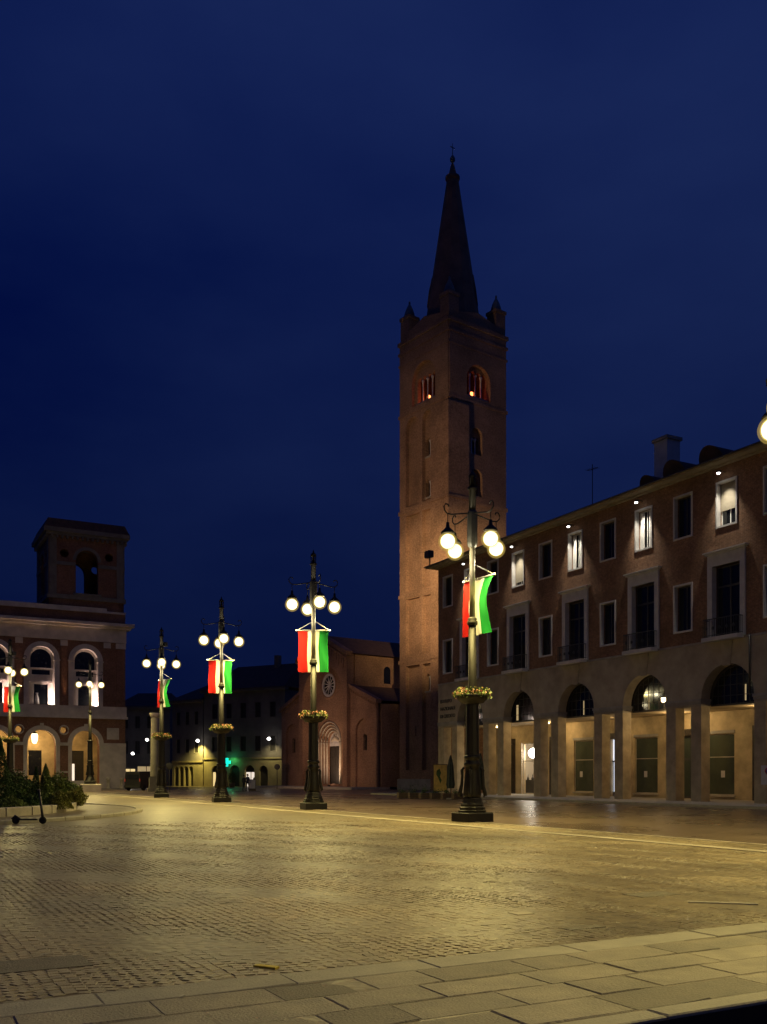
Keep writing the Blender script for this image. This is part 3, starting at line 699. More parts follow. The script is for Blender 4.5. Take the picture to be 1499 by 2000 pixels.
# ------------------------------------------------------------------ bell tower
TA = R(37.0)
TN = Vector((math.cos(TA), math.sin(TA), 0)); TD = Vector((-math.sin(TA), math.cos(TA), 0))
C0 = Vector((6.98, 102.25, 0)); TL = 8.35
ctr = C0 + (TN + TD) * (TL / 2)
tower = thing('bell_tower', 'tall floodlit brick bell tower with red lit belfry and pointed spire', 'tower', ctr, TA)
H2 = TL / 2; ZT = 50.6
def tower_face(rz, wins, mirror):
    """one side: outer plate with sunk panels, inner wall with window openings; local x along the face from its left end"""
    f = bpy.data.objects.new('face_frame', None)
    mir = (lambda a, b_: (TL - b_, TL - a)) if mirror else (lambda a, b_: (a, b_))
    pans = []
    for (z0, z1) in (((2.2, 13.9), (15.0, 21.4), (22.3, 30.8), (31.8, 41.7)) if not mirror else ()):
        for (a, b_) in ((1.10, 3.55), (4.02, 5.95)):
            a, b_ = mir(a, b_); c = (a + b_) / 2; hw = (b_ - a) / 2
            pans.append(arch(c, hw, z0, z1 - hw, 8) if z1 > 35 else rect(a, b_, z0, z1))
    if mirror: pans += [arch(w['x'], 0.84, w['z'] - 0.2, w['z'] + 1.9, 8) for w in wins if 'x' in w]
    pans.append(arch(4.2, 1.74, 42.75, 44.7, 12) if mirror else arch(4.25, 2.0, 42.75, 45.3, 12))
    mb1 = MB().plate(rect(0, TL, 0, ZT), pans, -0.14, 0.34)
    mb2 = MB().plate(rect(0.35, TL - 0.35, 0, ZT - 0.1), [w['hole'] for w in wins], 0.341, 0.8)
    mtx = Matrix.Rotation(rz, 4, 'Z') @ Matrix.Translation((-H2, -H2, 0))
    for m_ in (mb1, mb2): m_.v = [tuple(mtx @ Vector(p)) for p in m_.v]
    obj('wall', mb1, M['brick_t'], tower); obj('inner_wall', mb2, M['brick_t'], tower)
    for w in wins:
        for m_, nm, mt in w['bits']():
            m_.v = [tuple(mtx @ Vector(p)) for p in m_.v]; obj(nm, m_, mt, tower)
def multi(xc, z0, zs, hw, n):
    """a window of n narrow lights with white colonnettes"""
    hole = arch(xc, hw, z0, zs, 8) if n == 1 else rect(xc - hw, xc + hw, z0, zs)
    def bits():
        res = []
        cl = MB(); lw = 2 * hw / n
        for i in range(1, n):
            x = xc - hw + lw * i
            cl.lathe([(0.15, z0), (0.15, z0 + 0.12), (0.085, z0 + 0.18), (0.085, zs - 0.42), (0.17, zs - 0.2), (0.19, zs - 0.08)], 8, (x, 0.46))
        res.append((cl, 'colonnettes', M['trim']))
        hd = MB()
        top = [(xc - hw - 0.05, zs - 0.08), ]
        pts = []
        for i in range(n):
            c = xc - hw + lw * (i + 0.5); r_ = lw / 2 - 0.06
            pts += [(c - r_, zs - 0.08)] + [(c + r_ * math.cos(a), zs - 0.08 + r_ * math.sin(a)) for a in [PI - PI * k / 6 for k in range(1, 6)]] + [(c + r_, zs - 0.08)]
        hd.plate([(xc - hw - 0.02, zs - 0.08)] + pts + [(xc + hw + 0.02, zs - 0.08), (xc + hw + 0.02, zs + lw / 2 + 0.1), (xc - hw - 0.02, zs + lw / 2 + 0.1)], (), 0.37, 0.68)
        res.append((hd, 'window_head', M['brick_t']))
        sl_ = MB().box(xc - hw - 0.15, xc + hw + 0.15, 0.22, 0.9, z0 - 0.16, z0 - 0.002)
        res.append((sl_, 'sill', M['greystone']))
        return res
    if n > 1: hole = rect(xc - hw, xc + hw, z0, zs + 2 * hw / n / 2)
    return {'hole': hole, 'bits': bits} if z0 > 40 else {'hole': hole, 'bits': bits, 'x': xc, 'z': z0}
def slit(xc, z0, z1):
    return {'hole': rect(xc - 0.10, xc + 0.10, z0, z1), 'bits': lambda: []}
winsL = [multi(4.3, 43.1, 45.6, 1.65, 4), multi(4.78, 36.8, 38.6, 0.74, 2), multi(4.78, 32.3, 34.1, 0.70, 2), multi(4.78, 10.9, 12.6, 0.70, 2), slit(2.3, 6.0, 7.1), slit(5.3, 7.6, 8.6)]
winsR = [multi(4.2, 43.1, 45.6, 1.65, 4), multi(3.9, 36.8, 38.6, 0.75, 3), multi(3.9, 32.3, 34.1, 0.62, 2), slit(7.3, 33, 34)]
tower_face(-PI / 2, winsL, False)      # side towards the arcaded building's front
tower_face(0.0, winsR, True)
tower_face(PI / 2, [], False); tower_face(PI, [], True)
def ring(z0, z1, o_, mt, nm):
    a = H2 + o_ + 0.14
    m_ = MB(); m_.box(-a, a, -a, -H2 + 0.05, z0, z1); m_.box(-a, a, H2 - 0.05, a, z0, z1); m_.box(-a, -H2 + 0.05, -H2 + 0.051, H2 - 0.051, z0, z1); m_.box(H2 - 0.05, a, -H2 + 0.051, H2 - 0.051, z0, z1)
    obj(nm, m_, mt, tower)
for (z0, z1, o_) in ((0, 1.2, 0.14), (14.2, 14.6, 0.06), (21.6, 22.0, 0.06), (31.1, 31.5, 0.06), (42.05, 42.4, 0.06), (47.9, 48.15, 0.04), (49.2, 49.5, 0.08), (50.3, 50.7, 0.12)):
    ring(z0, z1, o_, M['brick_t'] if z0 else M['greystone'], 'string_course' if z0 else 'plinth')
# stepped corner buttress on the near corner
cb_ = MB(); b0 = -H2 - 0.42
cb_.box(b0, -H2 + 2.55, b0, -H2 - 0.002, 0, 41.6); cb_.box(b0, -H2 - 0.002, -H2 + 0.0, -H2 + 2.55, 0, 41.6)
obj('corner_buttress', cb_, M['brick_t'], tower)
cc = MB(); cc.box(b0 - 0.1, -H2 + 2.65, b0 - 0.1, b0 - 0.001, 31.3, 31.6); cc.box(b0 - 0.1, b0 - 0.001, b0, -H2 + 2.65, 31.3, 31.6)
cc.box(b0 - 0.08, -H2 + 2.63, b0 - 0.08, b0 - 0.001, 14.3, 14.6); cc.box(b0 - 0.08, b0 - 0.001, b0, -H2 + 2.63, 14.3, 14.6)
obj('buttress_string', cc, M['brick_t'], tower)
# belfry floor, parapet top
obj('belfry_floor', MB().box(-H2 + 0.85, H2 - 0.85, -H2 + 0.85, H2 - 0.85, 42.5, 42.9), M['wood'], tower)
obj('top_slab', MB().box(-H2 + 0.02, H2 - 0.02, -H2 + 0.02, H2 - 0.02, 50.71, 50.95), M['brick_t'], tower)
obj('added_dark_core', MB().box(-1.2, 1.2, -1.2, 1.2, 0.0, 42.4), M['black'], tower)  # added black block so the window openings read dark
for (x, y) in ((-3.35, 0.15), (-0.2, -3.35)):
    bl = obj('belfry_light', MB().box(x - 0.14, x + 0.14, y - 0.14, y + 0.14, 43.3, 43.75), M['e_red'], tower)
    light('red_light', 'POINT', (x * 0.93, y * 0.93, 43.9), 9, (1.0, 0.07, 0.03), tower, 0.1)
obj('bell', MB().lathe([(0.75, 43.9), (0.62, 44.2), (0.45, 44.9), (0.3, 45.1), (0.05, 45.2)], 14, (0.2, 0.2)), M['copper'], tower)
obj('bell_frame', MB().box(-2.6, 2.6, -0.12, 0.12, 45.3, 45.5).box(-0.12, 0.12, -2.6, 2.6, 45.51, 45.7), M['wood'], tower)
for (sx_, sy_) in ((-1, -1), (1, -1), (1, 1), (-1, 1)):
    x, y = sx_ * (H2 - 0.72), sy_ * (H2 - 0.72); q = 0.72
    pn = MB(); pn.box(x - q, x + q, y - q, y + q, 50.951, 53.2); pn.box(x - q - 0.1, x + q + 0.1, y - q - 0.1, y + q + 0.1, 53.201, 53.55)
    p_ = obj('pinnacle', pn, M['brick_t'], tower)
    obj('pinnacle_cap', MB().lathe([(0.62, 53.551), (0.58, 54.0), (0.42, 54.5), (0.18, 55.0), (0.09, 55.1), (0.13, 55.3), (0.04, 55.5)], 10, (x, y)), M['copper'], p_)
# parapet sides with a shallow gable between pinnacles
for k in range(4):
    m_ = MB().plate([(-2.9, 50.951), (2.9, 50.951), (2.9, 51.6), (0, 52.3), (-2.9, 51.6)], (), -H2 + 0.05, -H2 + 0.45)
    rm = Matrix.Rotation(k * PI / 2, 4, 'Z'); m_.v = [tuple(rm @ Vector(p)) for p in m_.v]
    obj('parapet', m_, M['brick_t'], tower)
sp = MB().lathe([(3.30, 50.951), (3.15, 52.3), (0.68, 68.7), (0.82, 68.9), (0.82, 69.2), (0.45, 69.5), (0.18, 70.6)], 12, rot=PI / 12, sm=False)
obj('spire', sp, M['lead'], tower)
for k in range(4):
    a = PI / 4 + k * PI / 2 + PI
    m_ = MB().add([(1.9, -0.42, 54.6), (2.86, -0.42, 54.6), (2.86, 0.42, 54.6), (1.9, 0.42, 54.6), (1.8, -0.42, 56.2), (2.66, -0.42, 56.2), (2.66, 0.42, 56.2), (1.8, 0.42, 56.2), (1.5, 0, 58.4), (2.35, 0, 58.0)],
                  [(0, 1, 5, 4), (1, 2, 6, 5), (2, 3, 7, 6), (4, 5, 9, 8), (6, 7, 8, 9), (5, 6, 9), (0, 3, 2, 1)])
    rm = Matrix.Rotation(a, 4, 'Z'); m_.v = [tuple(rm @ Vector(p)) for p in m_.v]
    obj('spire_dormer', m_, M['lead'], tower)
fin = MB().lathe([(0.10, 70.55), (0.10, 70.8), (0.28, 71.0), (0.30, 71.3), (0.16, 71.55), (0.05, 71.7), (0.03, 73.0)], 10); fin.box(-0.32, 0.32, -0.03, 0.03, 72.5, 72.58)
obj('finial_cross', fin, M['copper'], tower)
# the floodlight beam itself
fp = P(UE, VF) + NV * (-0.6) + Vector((-0.3, 0.6, 20.7))
tgt = C0 + TN * 1.0 + TD * 1.2 + Vector((0, 0, 21))
light('tower_flood', 'SPOT', fp, TOWER_W, (1.0, 0.66, 0.32), None, 0.2, R(52), 1.0, aim=(tgt - fp))

# ------------------------------------------------------------------ church
CA = R(37.0)
CX = Vector((math.sin(CA), -math.cos(CA), 0))     # to the right along the facade
NC = Vector((-4.36, 113.5, 0))                    # right end of the nave front
NW = 10.65; AW = 5.18; SB = 0.53
ch = thing('church', 'small brick church with rose window and lit round-arched portal', 'church', NC - CX * (NW / 2), -PI / 2 + CA)
hn = NW / 2; RD = 1.0
ZB = 0.25; EV = 16.0; AP = 18.5
nv_out = [(-hn, ZB), (hn, ZB), (hn, EV), (0, AP), (-hn, EV)]
big = arch(0, hn - 0.85, ZB + 0.001, 11.2, 16)
def inset(): return [(-hn + 0.85, ZB), (hn - 0.85, ZB)] 
outer = [(-hn, ZB), (-hn + 0.85, ZB), (-hn + 0.85, 11.0)] + [((hn - 0.85) * math.cos(a), 11.0 + (hn - 0.85) * 0.92 * math.sin(a)) for a in [PI - PI * k / 20 for k in range(1, 20)]] + [(hn - 0.85, 11.0), (hn - 0.85, ZB), (hn, ZB), (hn, EV), (0, AP), (-hn, EV)]
obj('nave_front', MB().plate(outer, (), 0, RD), M['brick_c'], ch)
ROZ = 12.75
rose = [(1.45 * math.cos(a), ROZ + 1.45 * math.sin(a)) for a in [2 * PI * k / 28 for k in range(28)]]
PR = [(2.75, 5.7), (2.35, 5.7), (1.98, 5.7), (1.62, 5.7), (1.28, 5.7)]
obj('recessed_front', MB().plate(rect(-hn + 0.3, hn - 0.3, ZB, 16.2), [rose, arch(0, PR[0][0], ZB + 0.01, 5.7, 14)], RD + 0.001, RD + 0.20), M['brick_c'], ch)
for i in range(4):
    r0 = PR[i][0]; r1 = PR[i + 1][0]; y = RD + 0.20 + 0.2 * i
    a0 = arch(0, r0 + 0.02, ZB + 0.012, 5.7, 14)
    obj('portal_order', MB().plate(arch(0, r0 + 0.12, ZB + 0.011, 5.7, 14), [arch(0, r1, ZB + 0.3, 5.7, 14)], y + 0.001, y + 0.20), M['brick_c'], ch)
    colm = MB()
    for s_ in (-1, 1): colm.lathe([(0.10, ZB + 0.3), (0.10, 5.4), (0.15, 5.65), (0.15, 5.72)], 8, (s_ * (r1 + 0.14), y - 0.10 if i else y - 0.08))
    colm.tube([((r1 + 0.14) * math.cos(a), y - 0.1, 5.72 + (r1 + 0.14) * math.sin(a)) for a in [PI * k / 14 for k in range(15)]], 0.09, 6)
    obj('portal_columns', colm, M['stone'], ch)
yd = RD + 1.02
obj('tympanum', MB().plate(arch(0, 1.34, 5.65, 5.7, 12), (), yd, yd + 0.2), M['trim'], ch)
rl = MB()
for (x, z, s_) in ((-0.75, 5.95, 0.16), (-0.45, 6.15, 0.2), (-0.1, 6.25, 0.24), (0.25, 6.12, 0.2), (0.55, 6.0, 0.18), (0.82, 5.9, 0.14), (-0.3, 6.55, 0.13), (0.15, 6.62, 0.12)):
    rl.sphere((x, yd, z), s_, 8, 6, 1.5)
obj('relief_figures', rl, M['stone'], ch)
obj('lintel', MB().box(-1.34, 1.34, yd - 0.03, yd + 0.2, 5.25, 5.649), M['trim'], ch)
dr = MB(); dr.box(-1.27, 1.27, yd + 0.10, yd + 0.2, ZB, 5.249)
for s_ in (-1, 1):
    for k in range(4): dr.box(s_ * 0.62 - 0.45, s_ * 0.62 + 0.45, yd + 0.06, yd + 0.099, 0.5 + 1.18 * k, 1.5 + 1.18 * k)
obj('door', dr, M['wood'], ch)
# rose window: ring, hub, twelve spokes, dark glass
rw = MB().plate([(1.44 * math.cos(a), ROZ + 1.44 * math.sin(a)) for a in [2 * PI * k / 28 for k in range(28)]], [[(1.18 * math.cos(a), ROZ + 1.18 * math.sin(a)) for a in [2 * PI * k / 28 for k in range(28)]]], RD - 0.05, RD + 0.25)
rwo = obj('rose_window', rw, M['trim'], ch)
hub = MB(); hub.v = []; tmp = MB().lathe([(0.22, 0), (0.22, 0.12)], 12); tmp.v = [(x, RD + 0.14 - z, ROZ + y) for x, y, z in tmp.v]; obj('hub', tmp, M['trim'], rwo)
for k in range(12):
    a = 2 * PI * k / 12 + PI / 12
    tmp = MB().tube([(0.2 * math.cos(a), RD + 0.08, ROZ + 0.2 * math.sin(a)), (1.20 * math.cos(a), RD + 0.08, ROZ + 1.20 * math.sin(a))], 0.06, 6); obj('spoke', tmp, M['trim'], rwo)
obj('pane', MB().plate([(1.2 * math.cos(a), ROZ + 1.2 * math.sin(a)) for a in [2 * PI * k / 20 for k in range(20)]], (), RD + 0.16, RD + 0.18), M['glass'], rwo)
rg = MB(); n_ = 32
tmp = MB().tube([(1.62 * math.cos(2 * PI * k / n_), RD - 0.0, ROZ + 1.62 * math.sin(2 * PI * k / n_)) for k in range(n_ + 1)], 0.12, 6); obj('rose_surround', tmp, M['brick_c'], ch)
# gable cornice and corbel arches
cg = MB()
for s_ in (-1, 1):
    cg.plate([(0, AP + 0.01), (s_ * (hn + 0.35), EV - 0.15), (s_ * (hn + 0.35), EV + 0.35), (0, AP + 0.5)], (), -0.35, 0.6)
    cg.plate([(0, AP - 0.45), (s_ * (hn - 0.0), EV - 0.62), (s_ * (hn - 0.0), EV - 0.38), (0, AP - 0.22)], (), -0.15, -0.002)
obj('gable_cornice', cg, M['brick_c'], ch)
cbm = MB()
for s_ in (-1, 1):
    for i in range(9):
        x = s_ * (0.5 + i * 0.52); zt_ = AP - 0.62 - (AP - EV) * abs(x) / hn; cbm.box(x - 0.09, x + 0.09, -0.10, -0.002, zt_ - 0.9 if i % 2 else zt_ - 1.3, zt_)
obj('corbels', cbm, M['brick_c'], ch)
for s_ in (-1, 1):
    xa, xb = (hn + 0.002, hn + AW) if s_ > 0 else (-hn - AW, -hn - 0.002)
    zin, zout = 12.05, 10.0
    pl = [(xa, ZB), (xb, ZB), (xb, zout if s_ > 0 else zin), (xa, zin if s_ > 0 else zout)]
    xc = (xa + xb) / 2
    obj('aisle_front', MB().plate(pl, [arch(xc, 1.55, ZB + 0.01, 6.7, 12)], SB, SB + 0.28), M['brick_c'], ch)
    obj('aisle_recess', MB().plate(rect(xa + 0.3, xb - 0.3, ZB, 9.5), [arch(xc, 0.36, 4.55, 6.1, 8)], SB + 0.281, SB + 0.7), M['brick_c'], ch)
    w = obj('window', MB().box(xc - 0.36, xc + 0.36, SB + 0.6, SB + 0.65, 4.5, 6.5), M['glass'], ch)
    cg = MB(); zi, zo = (zin, zout)
    x0, x1 = (xa, xb + 0.3) if s_ > 0 else (xb, xa - 0.3)
    cg.plate([(x0, zi), (x1, zo - 0.1), (x1, zo + 0.35), (x0, zi + 0.45)], (), SB - 0.28, SB + 0.5)
    cg.plate([(x0, zi - 0.6), (x1 - 0.3 * s_, zo - 0.55), (x1 - 0.3 * s_, zo - 0.4), (x0, zi - 0.45)], (), SB - 0.1, SB - 0.002)
    for i in range(12):
        t_ = (i + 0.5) / 12; x = x0 + (x1 - 0.3 * s_ - x0) * t_; z = zi - 0.3 + (zo - zi) * t_; cg.box(x - 0.08, x + 0.08, SB - 0.12, SB - 0.002, z - 0.14, z + 0.1)
    obj('aisle_cornice', cg, M['brick_c'], ch)
    sd = MB(); xo = xb if s_ > 0 else xa
    sd.box(min(xo, xo - 0.4 * s_), max(xo, xo - 0.4 * s_), SB + 0.701, 30, ZB, zout - 0.1)
    obj('aisle_wall', sd, M['brick_c'], ch)
    rf = MB(); rf.add([(x0, SB + 0.3, zi + 0.3), (x1, SB + 0.3, zo + 0.2), (x1, 30, zo + 0.2), (x0, 30, zi + 0.3)], [(0, 1, 2, 3)])
    obj('aisle_roof', rf, M['roof'], ch)
    nvw = MB(); xs = s_ * hn; nvw.box(min(xs, xs - 0.5 * s_), max(xs, xs - 0.5 * s_), RD + 0.201, 30, ZB, EV + 0.2)
    obj('nave_wall', nvw, M['brick_c'], ch)
    for k in range(3):
        obj('clerestory_window', MB().plate(arch(6 + 7.0 * k, 0.5, 12.8, 14.4, 8), (), 0, 0.06), M['glass'], ch).matrix_local = Matrix.Translation((xs + 0.03 * s_, 0, 0)) @ Matrix.Rotation(PI / 2, 4, 'Z') 
nr_ = MB(); nr_.add([(-hn - 0.5, 0.3, EV + 0.1), (0, 0.3, AP + 0.35), (hn + 0.5, 0.3, EV + 0.1), (-hn - 0.5, 30, EV + 0.1), (0, 30, AP + 0.35), (hn + 0.5, 30, EV + 0.1)], [(0, 1, 4, 3), (1, 2, 5, 4)])
obj('nave_roof', nr_, M['roof'], ch)
st = MB()
for i in range(2): st.box(-hn - AW - 0.4 - 0.5 * (1 - i), hn + AW + 0.4 + 0.5 * (1 - i), -3.2 - 0.45 * (1 - i), RD + 1.2 if i else -3.2, -0.05, 0.125 * (i + 1))
obj('steps', st, M['stone'], ch)
light('portal_light', 'SPOT', (1.0, RD - 0.5, 0.6), 260, (1.0, 0.72, 0.54), ch, 0.12, R(150), 1.0, aim=(-0.25, 0.5, 1.0))
light('added_portal_wash', 'SPOT', (1.2, -1.6, 0.5), 900, (1.0, 0.62, 0.36), ch, 0.12, R(110), 1.0, aim=(-0.05, 0.55, 1.0))  # added spot washing warm light over the wall round the portal
obj('added_uplight', MB().box(1.05, 1.35, -1.75, -1.45, ZB, ZB + 0.16), M['iron_box'], ch)  # fixture added for the wash spot
pf = obj('portal_uplight', MB().box(0.85, 1.15, RD - 0.75, RD - 0.55, ZB, ZB + 0.2), M['iron_box'], ch)

# ------------------------------------------------------------------ palazzo with the corner turret
UP = 115.0
pz = thing('palazzo', 'brick and stone palazzo with uplit arched windows and a corner turret', 'building', P(UP, 0), TH)
VR = 26.75; VL = -6.0
PC = [22.17 - 4.9 * k for k in range(6)]
# ground storey
gh = [arch(c, 1.55, 0.01, 5.3, 14) for c in PC]
oc = [PC[0] - 2.45 - 4.9 * k for k in range(5)]
gh2 = [[(c + 0.38 * math.cos(a), 6.85 + 0.38 * math.sin(a)) for a in [2 * PI * k / 14 for k in range(14)]] for c in oc]
outl = [(VL, 0)]
for c in reversed(PC):
    outl += [(c - 1.55, 0), (c - 1.55, 5.3)] + [(c + 1.55 * math.cos(a), 5.3 + 1.55 * math.sin(a)) for a in [PI - PI * k / 14 for k in range(1, 14)]] + [(c + 1.55, 5.3), (c + 1.55, 0)]
outl += [(VR, 0), (VR, 8.2), (VL, 8.2)]
obj('arcade_wall', MB().plate(outl, gh2, 0, 1.1), M['brick_p'], pz)
for c in PC:
    ar = MB(); ring_o = [(2.05 * math.cos(a), 5.3 + 2.05 * math.sin(a)) for a in [PI * k / 16 for k in range(17)]]; ring_i = [(1.53 * math.cos(a), 5.3 + 1.53 * math.sin(a)) for a in [PI - PI * k / 16 for k in range(17)]]
    ar.plate([(c + x, z) for x, z in ring_o + ring_i], (), -0.12, 0.3)
    ar.box(c - 0.2, c + 0.2, -0.2, -0.121, 6.8, 7.6)
    obj('arch_moulding', ar, M['pstone'], pz)
for c in oc:
    tmp = MB().tube([(c + 0.5 * math.cos(2 * PI * k / 16), -0.02, 6.85 + 0.5 * math.sin(2 * PI * k / 16)) for k in range(17)], 0.1, 6); obj('oculus_frame', tmp, M['pstone'], pz)
pe = [VL] 
piers = [(PC[0] + 1.57, VR)] + [(PC[k + 1] + 1.57, PC[k] - 1.57) for k in range(5)]
for i, (a, b_) in enumerate(piers):
    pr = MB()
    if i == 0: pr.box(a, b_ + 0.05, -0.14, -0.002, 0.5, 5.05)
    else:
        for (q0, q1) in ((a, a + 0.42), (b_ - 0.42, b_)): pr.box(q0, q1, -0.12, -0.002, 0.5, 5.05)
        pr.box(a + 0.45, b_ - 0.45, -0.06, -0.002, 1.9, 2.1)
    pr.box(a - 0.05, b_ + 0.06, -0.2, -0.002, 5.051, 5.4); pr.box(a - 0.05, b_ + 0.06, -0.2, -0.002, 0.0, 0.499)
    obj('pier_facing', pr, M['pstone'], pz)
obj('stone_panel', MB().plate(rect(24.6, 26.0, 5.85, 7.2), [rect(24.75, 25.85, 6.0, 7.05)], -0.06, -0.002).box(24.76, 25.84, -0.03, -0.003, 6.01, 7.04), M['pstone'], pz)
# portico interior
obj('portico_wall', MB().plate(rect(VL, VR, 0, 8.2), [rect(c - 0.75, c + 0.75, 1.6 if i != 0 else 0.1, 4.6) for i, c in enumerate(PC)], 5.0, 5.3), M['inner'], pz)
obj('portico_ceiling', MB().box(VL, VR, 1.101, 5.0, 7.4, 7.6), M['inner'], pz)
obj('portico_end_wall', MB().box(VR - 0.6, VR - 0.02, 1.101, 4.999, 0, 7.39), M['inner'], pz)
for i, c in enumerate(PC):
    w = obj('window' if i else 'door', MB().box(c - 0.76, c + 0.76, 5.12, 5.2, 1.6 if i else 0.1, 4.6), M['glass'] if i else M['wood'], pz)
    if i == 0: obj('lit_sidelight', MB().box(c - 0.75, c - 0.35, 5.08, 5.119, 0.3, 3.0), M['e_shop2'], w)
ln = MB().lathe([(0.05, 6.7), (0.32, 6.5), (0.30, 6.45)], 8, (PC[1] - 0.45, 2.2)); ln.tube([(PC[1] - 0.45, 2.2, 6.7), (PC[1] - 0.45, 2.2, 7.4)], 0.03, 6)
lo = obj('lantern', ln, M['iron'], pz); obj('lantern_glass', MB().lathe([(0.20, 5.35), (0.32, 5.7), (0.36, 6.2), (0.30, 6.449)], 10, (PC[1] - 0.45, 2.2)), M['e_warm'], lo)
for k in (0, 1, 2, 3):
    light('portico_light', 'POINT', (PC[k] - 0.45, 2.5, 5.2 if k == 1 else 6.6), (80, 330, 200, 150)[k], (1.0, 0.66, 0.28), pz, 0.2)
obj('planter_wall', MB().box(PC[0] - 2.6, PC[0] + 0.9, -0.7, -0.3, 0, 1.0).box(PC[0] - 1.5, PC[0] + 1.5, -1.5, -0.71, 0, 0.4), M['pstone'], pz)
# first floor
hl = [arch(c, 1.42, 9.75, 15.0, 14) for c in PC]
obj('upper_wall', MB().plate(rect(VL, VR, 8.2, 17.3), hl, 0, 1.0), M['brick_p'], pz)
cn = MB(); cn.box(VL, VR + 0.25, -0.35, 0.0, 8.25, 8.55); cn.box(VL, VR + 0.12, -0.2, -0.001, 8.551, 9.70)
obj('ledge', cn, M['pstone'], pz)
for i, c in enumerate(PC):
    ro = [(1.95 * math.cos(a), 15.0 + 1.95 * math.sin(a)) for a in [PI * k / 16 for k in range(17)]]; ri = [(1.40 * math.cos(a), 15.0 + 1.40 * math.sin(a)) for a in [PI - PI * k / 16 for k in range(17)]]
    sur = MB(); sur.plate([(c + x, z) for x, z in ro + ri], (), -0.12, 0.9)
    for s_ in (-1, 1):
        x0, x1 = (c + 1.40, c + 1.95) if s_ > 0 else (c - 1.95, c - 1.40)
        sur.box(x0, x1, -0.12, 0.9, 9.71, 14.84); sur.box(x0 - 0.08, x1 + 0.08, -0.2, 0.92, 14.841, 14.999)
    w = obj('window', sur, M['pstone'], pz)
    inn = MB().plate(arch(c, 1.41, 9.72, 15.0, 14), [rect(c - 0.75, c + 0.75, 9.78, 12.1), arch(c, 1.15, 14.0, 15.0, 12), rect(c - 1.0, c + 1.0, 13.2, 13.75)], 0.62, 0.85)
    obj('inner_frame', inn, M['pstone'], w)
    pd = MB(); pd.box(c - 1.25, c + 1.25, 0.42, 0.619, 12.25, 12.5); pd.plate([(c - 1.15, 12.501), (c + 1.15, 12.501), (c, 13.05)], [[(c - 0.75, 12.58), (c + 0.75, 12.58), (c, 12.92)]], 0.5, 0.619); pd.box(c - 1.35, c + 1.35, 0.5, 0.619, 13.85, 13.98)
    for s_ in (-1, 1): pd.box(c + s_ * 0.9 - 0.14, c + s_ * 0.9 + 0.14, 0.52, 0.619, 9.72, 12.249)
    obj('pediment', pd, M['pstone'], w)
    gl = MB(); gl.box(c - 0.76, c + 0.76, 0.75, 0.78, 9.78, 12.1); gl.plate(arch(c, 1.16, 14.0, 15.0, 12), (), 0.75, 0.78); gl.box(c - 1.0, c + 1.0, 0.75, 0.78, 13.2, 13.75)
    obj('pane', gl, M['glass'], w)
    if i == 1: obj('curtain', MB().lathe([(0.28, 9.8), (0.22, 10.5), (0.1, 10.9), (0.16, 11.1)], 10, (c - 0.42, 0.70)), M['signwhite'], w)
    up = obj('uplight', MB().box(c + 1.05, c + 1.3, 0.05, 0.30, 9.72, 9.86), M['e_white'], w)
    light('window_uplight', 'SPOT', (c + 1.12, 0.18, 9.95), 1700, (1.0, 0.70, 0.58), pz, 0.06, R(70), 1.0, aim=(0.10, 0.08, 1.0))
    light('window_glow', 'POINT', (c + 1.12, 0.10, 10.1), 66, (1.0, 0.80, 0.66), pz, 0.06)
    light('cornice_uplight', 'SPOT', (c - 2.4, -0.30, 9.9), 700, (1.0, 0.55, 0.25), pz, 0.1, R(28), 1.0, aim=(0, -0.06, 1.0))
for q0, q1 in [(PC[k] + 2.12, PC[k] + 2.78) for k in range(6)] + [(25.7, VR - 0.02)]:
    pl_ = obj('pilaster', MB().box(q0, q1, -0.09, -0.002, 9.71, 16.6), M['brick_p'], pz)
    obj('capital', MB().box(q0 - 0.07, q1 + 0.07, -0.15, -0.002, 16.601, 17.25), M['pstone'], pl_)
en = MB(); en.box(VL, VR + 0.1, -0.18, 1.0, 17.301, 18.85); en.box(VL, VR + 0.55, -0.6, 1.0, 18.851, 19.15); en.box(VL, VR + 0.9, -0.95, 1.0, 19.151, 19.5)
obj('cornice', en, M['pstone'], pz)
at = MB(); at.box(VL, VR, 0.0, 0.8, 19.501, 20.7)
obj('attic_wall', at, M['brick_p'], pz)
obj('attic_coping', MB().box(VL, VR - 2.2, -0.25, 0.9, 20.701, 21.25).box(VR - 2.19, VR + 0.05, -0.1, 0.9, 20.701, 20.95), M['pstone'], pz)
obj('side_wall', MB().box(VR - 0.5, VR - 0.01, 1.101, 22, 0, 20.7), M['brick_p'], pz)
obj('rear_block', MB().box(VL, VR - 0.51, 2.0, 22, 9.2, 21.0), M['brick_p'], pz)
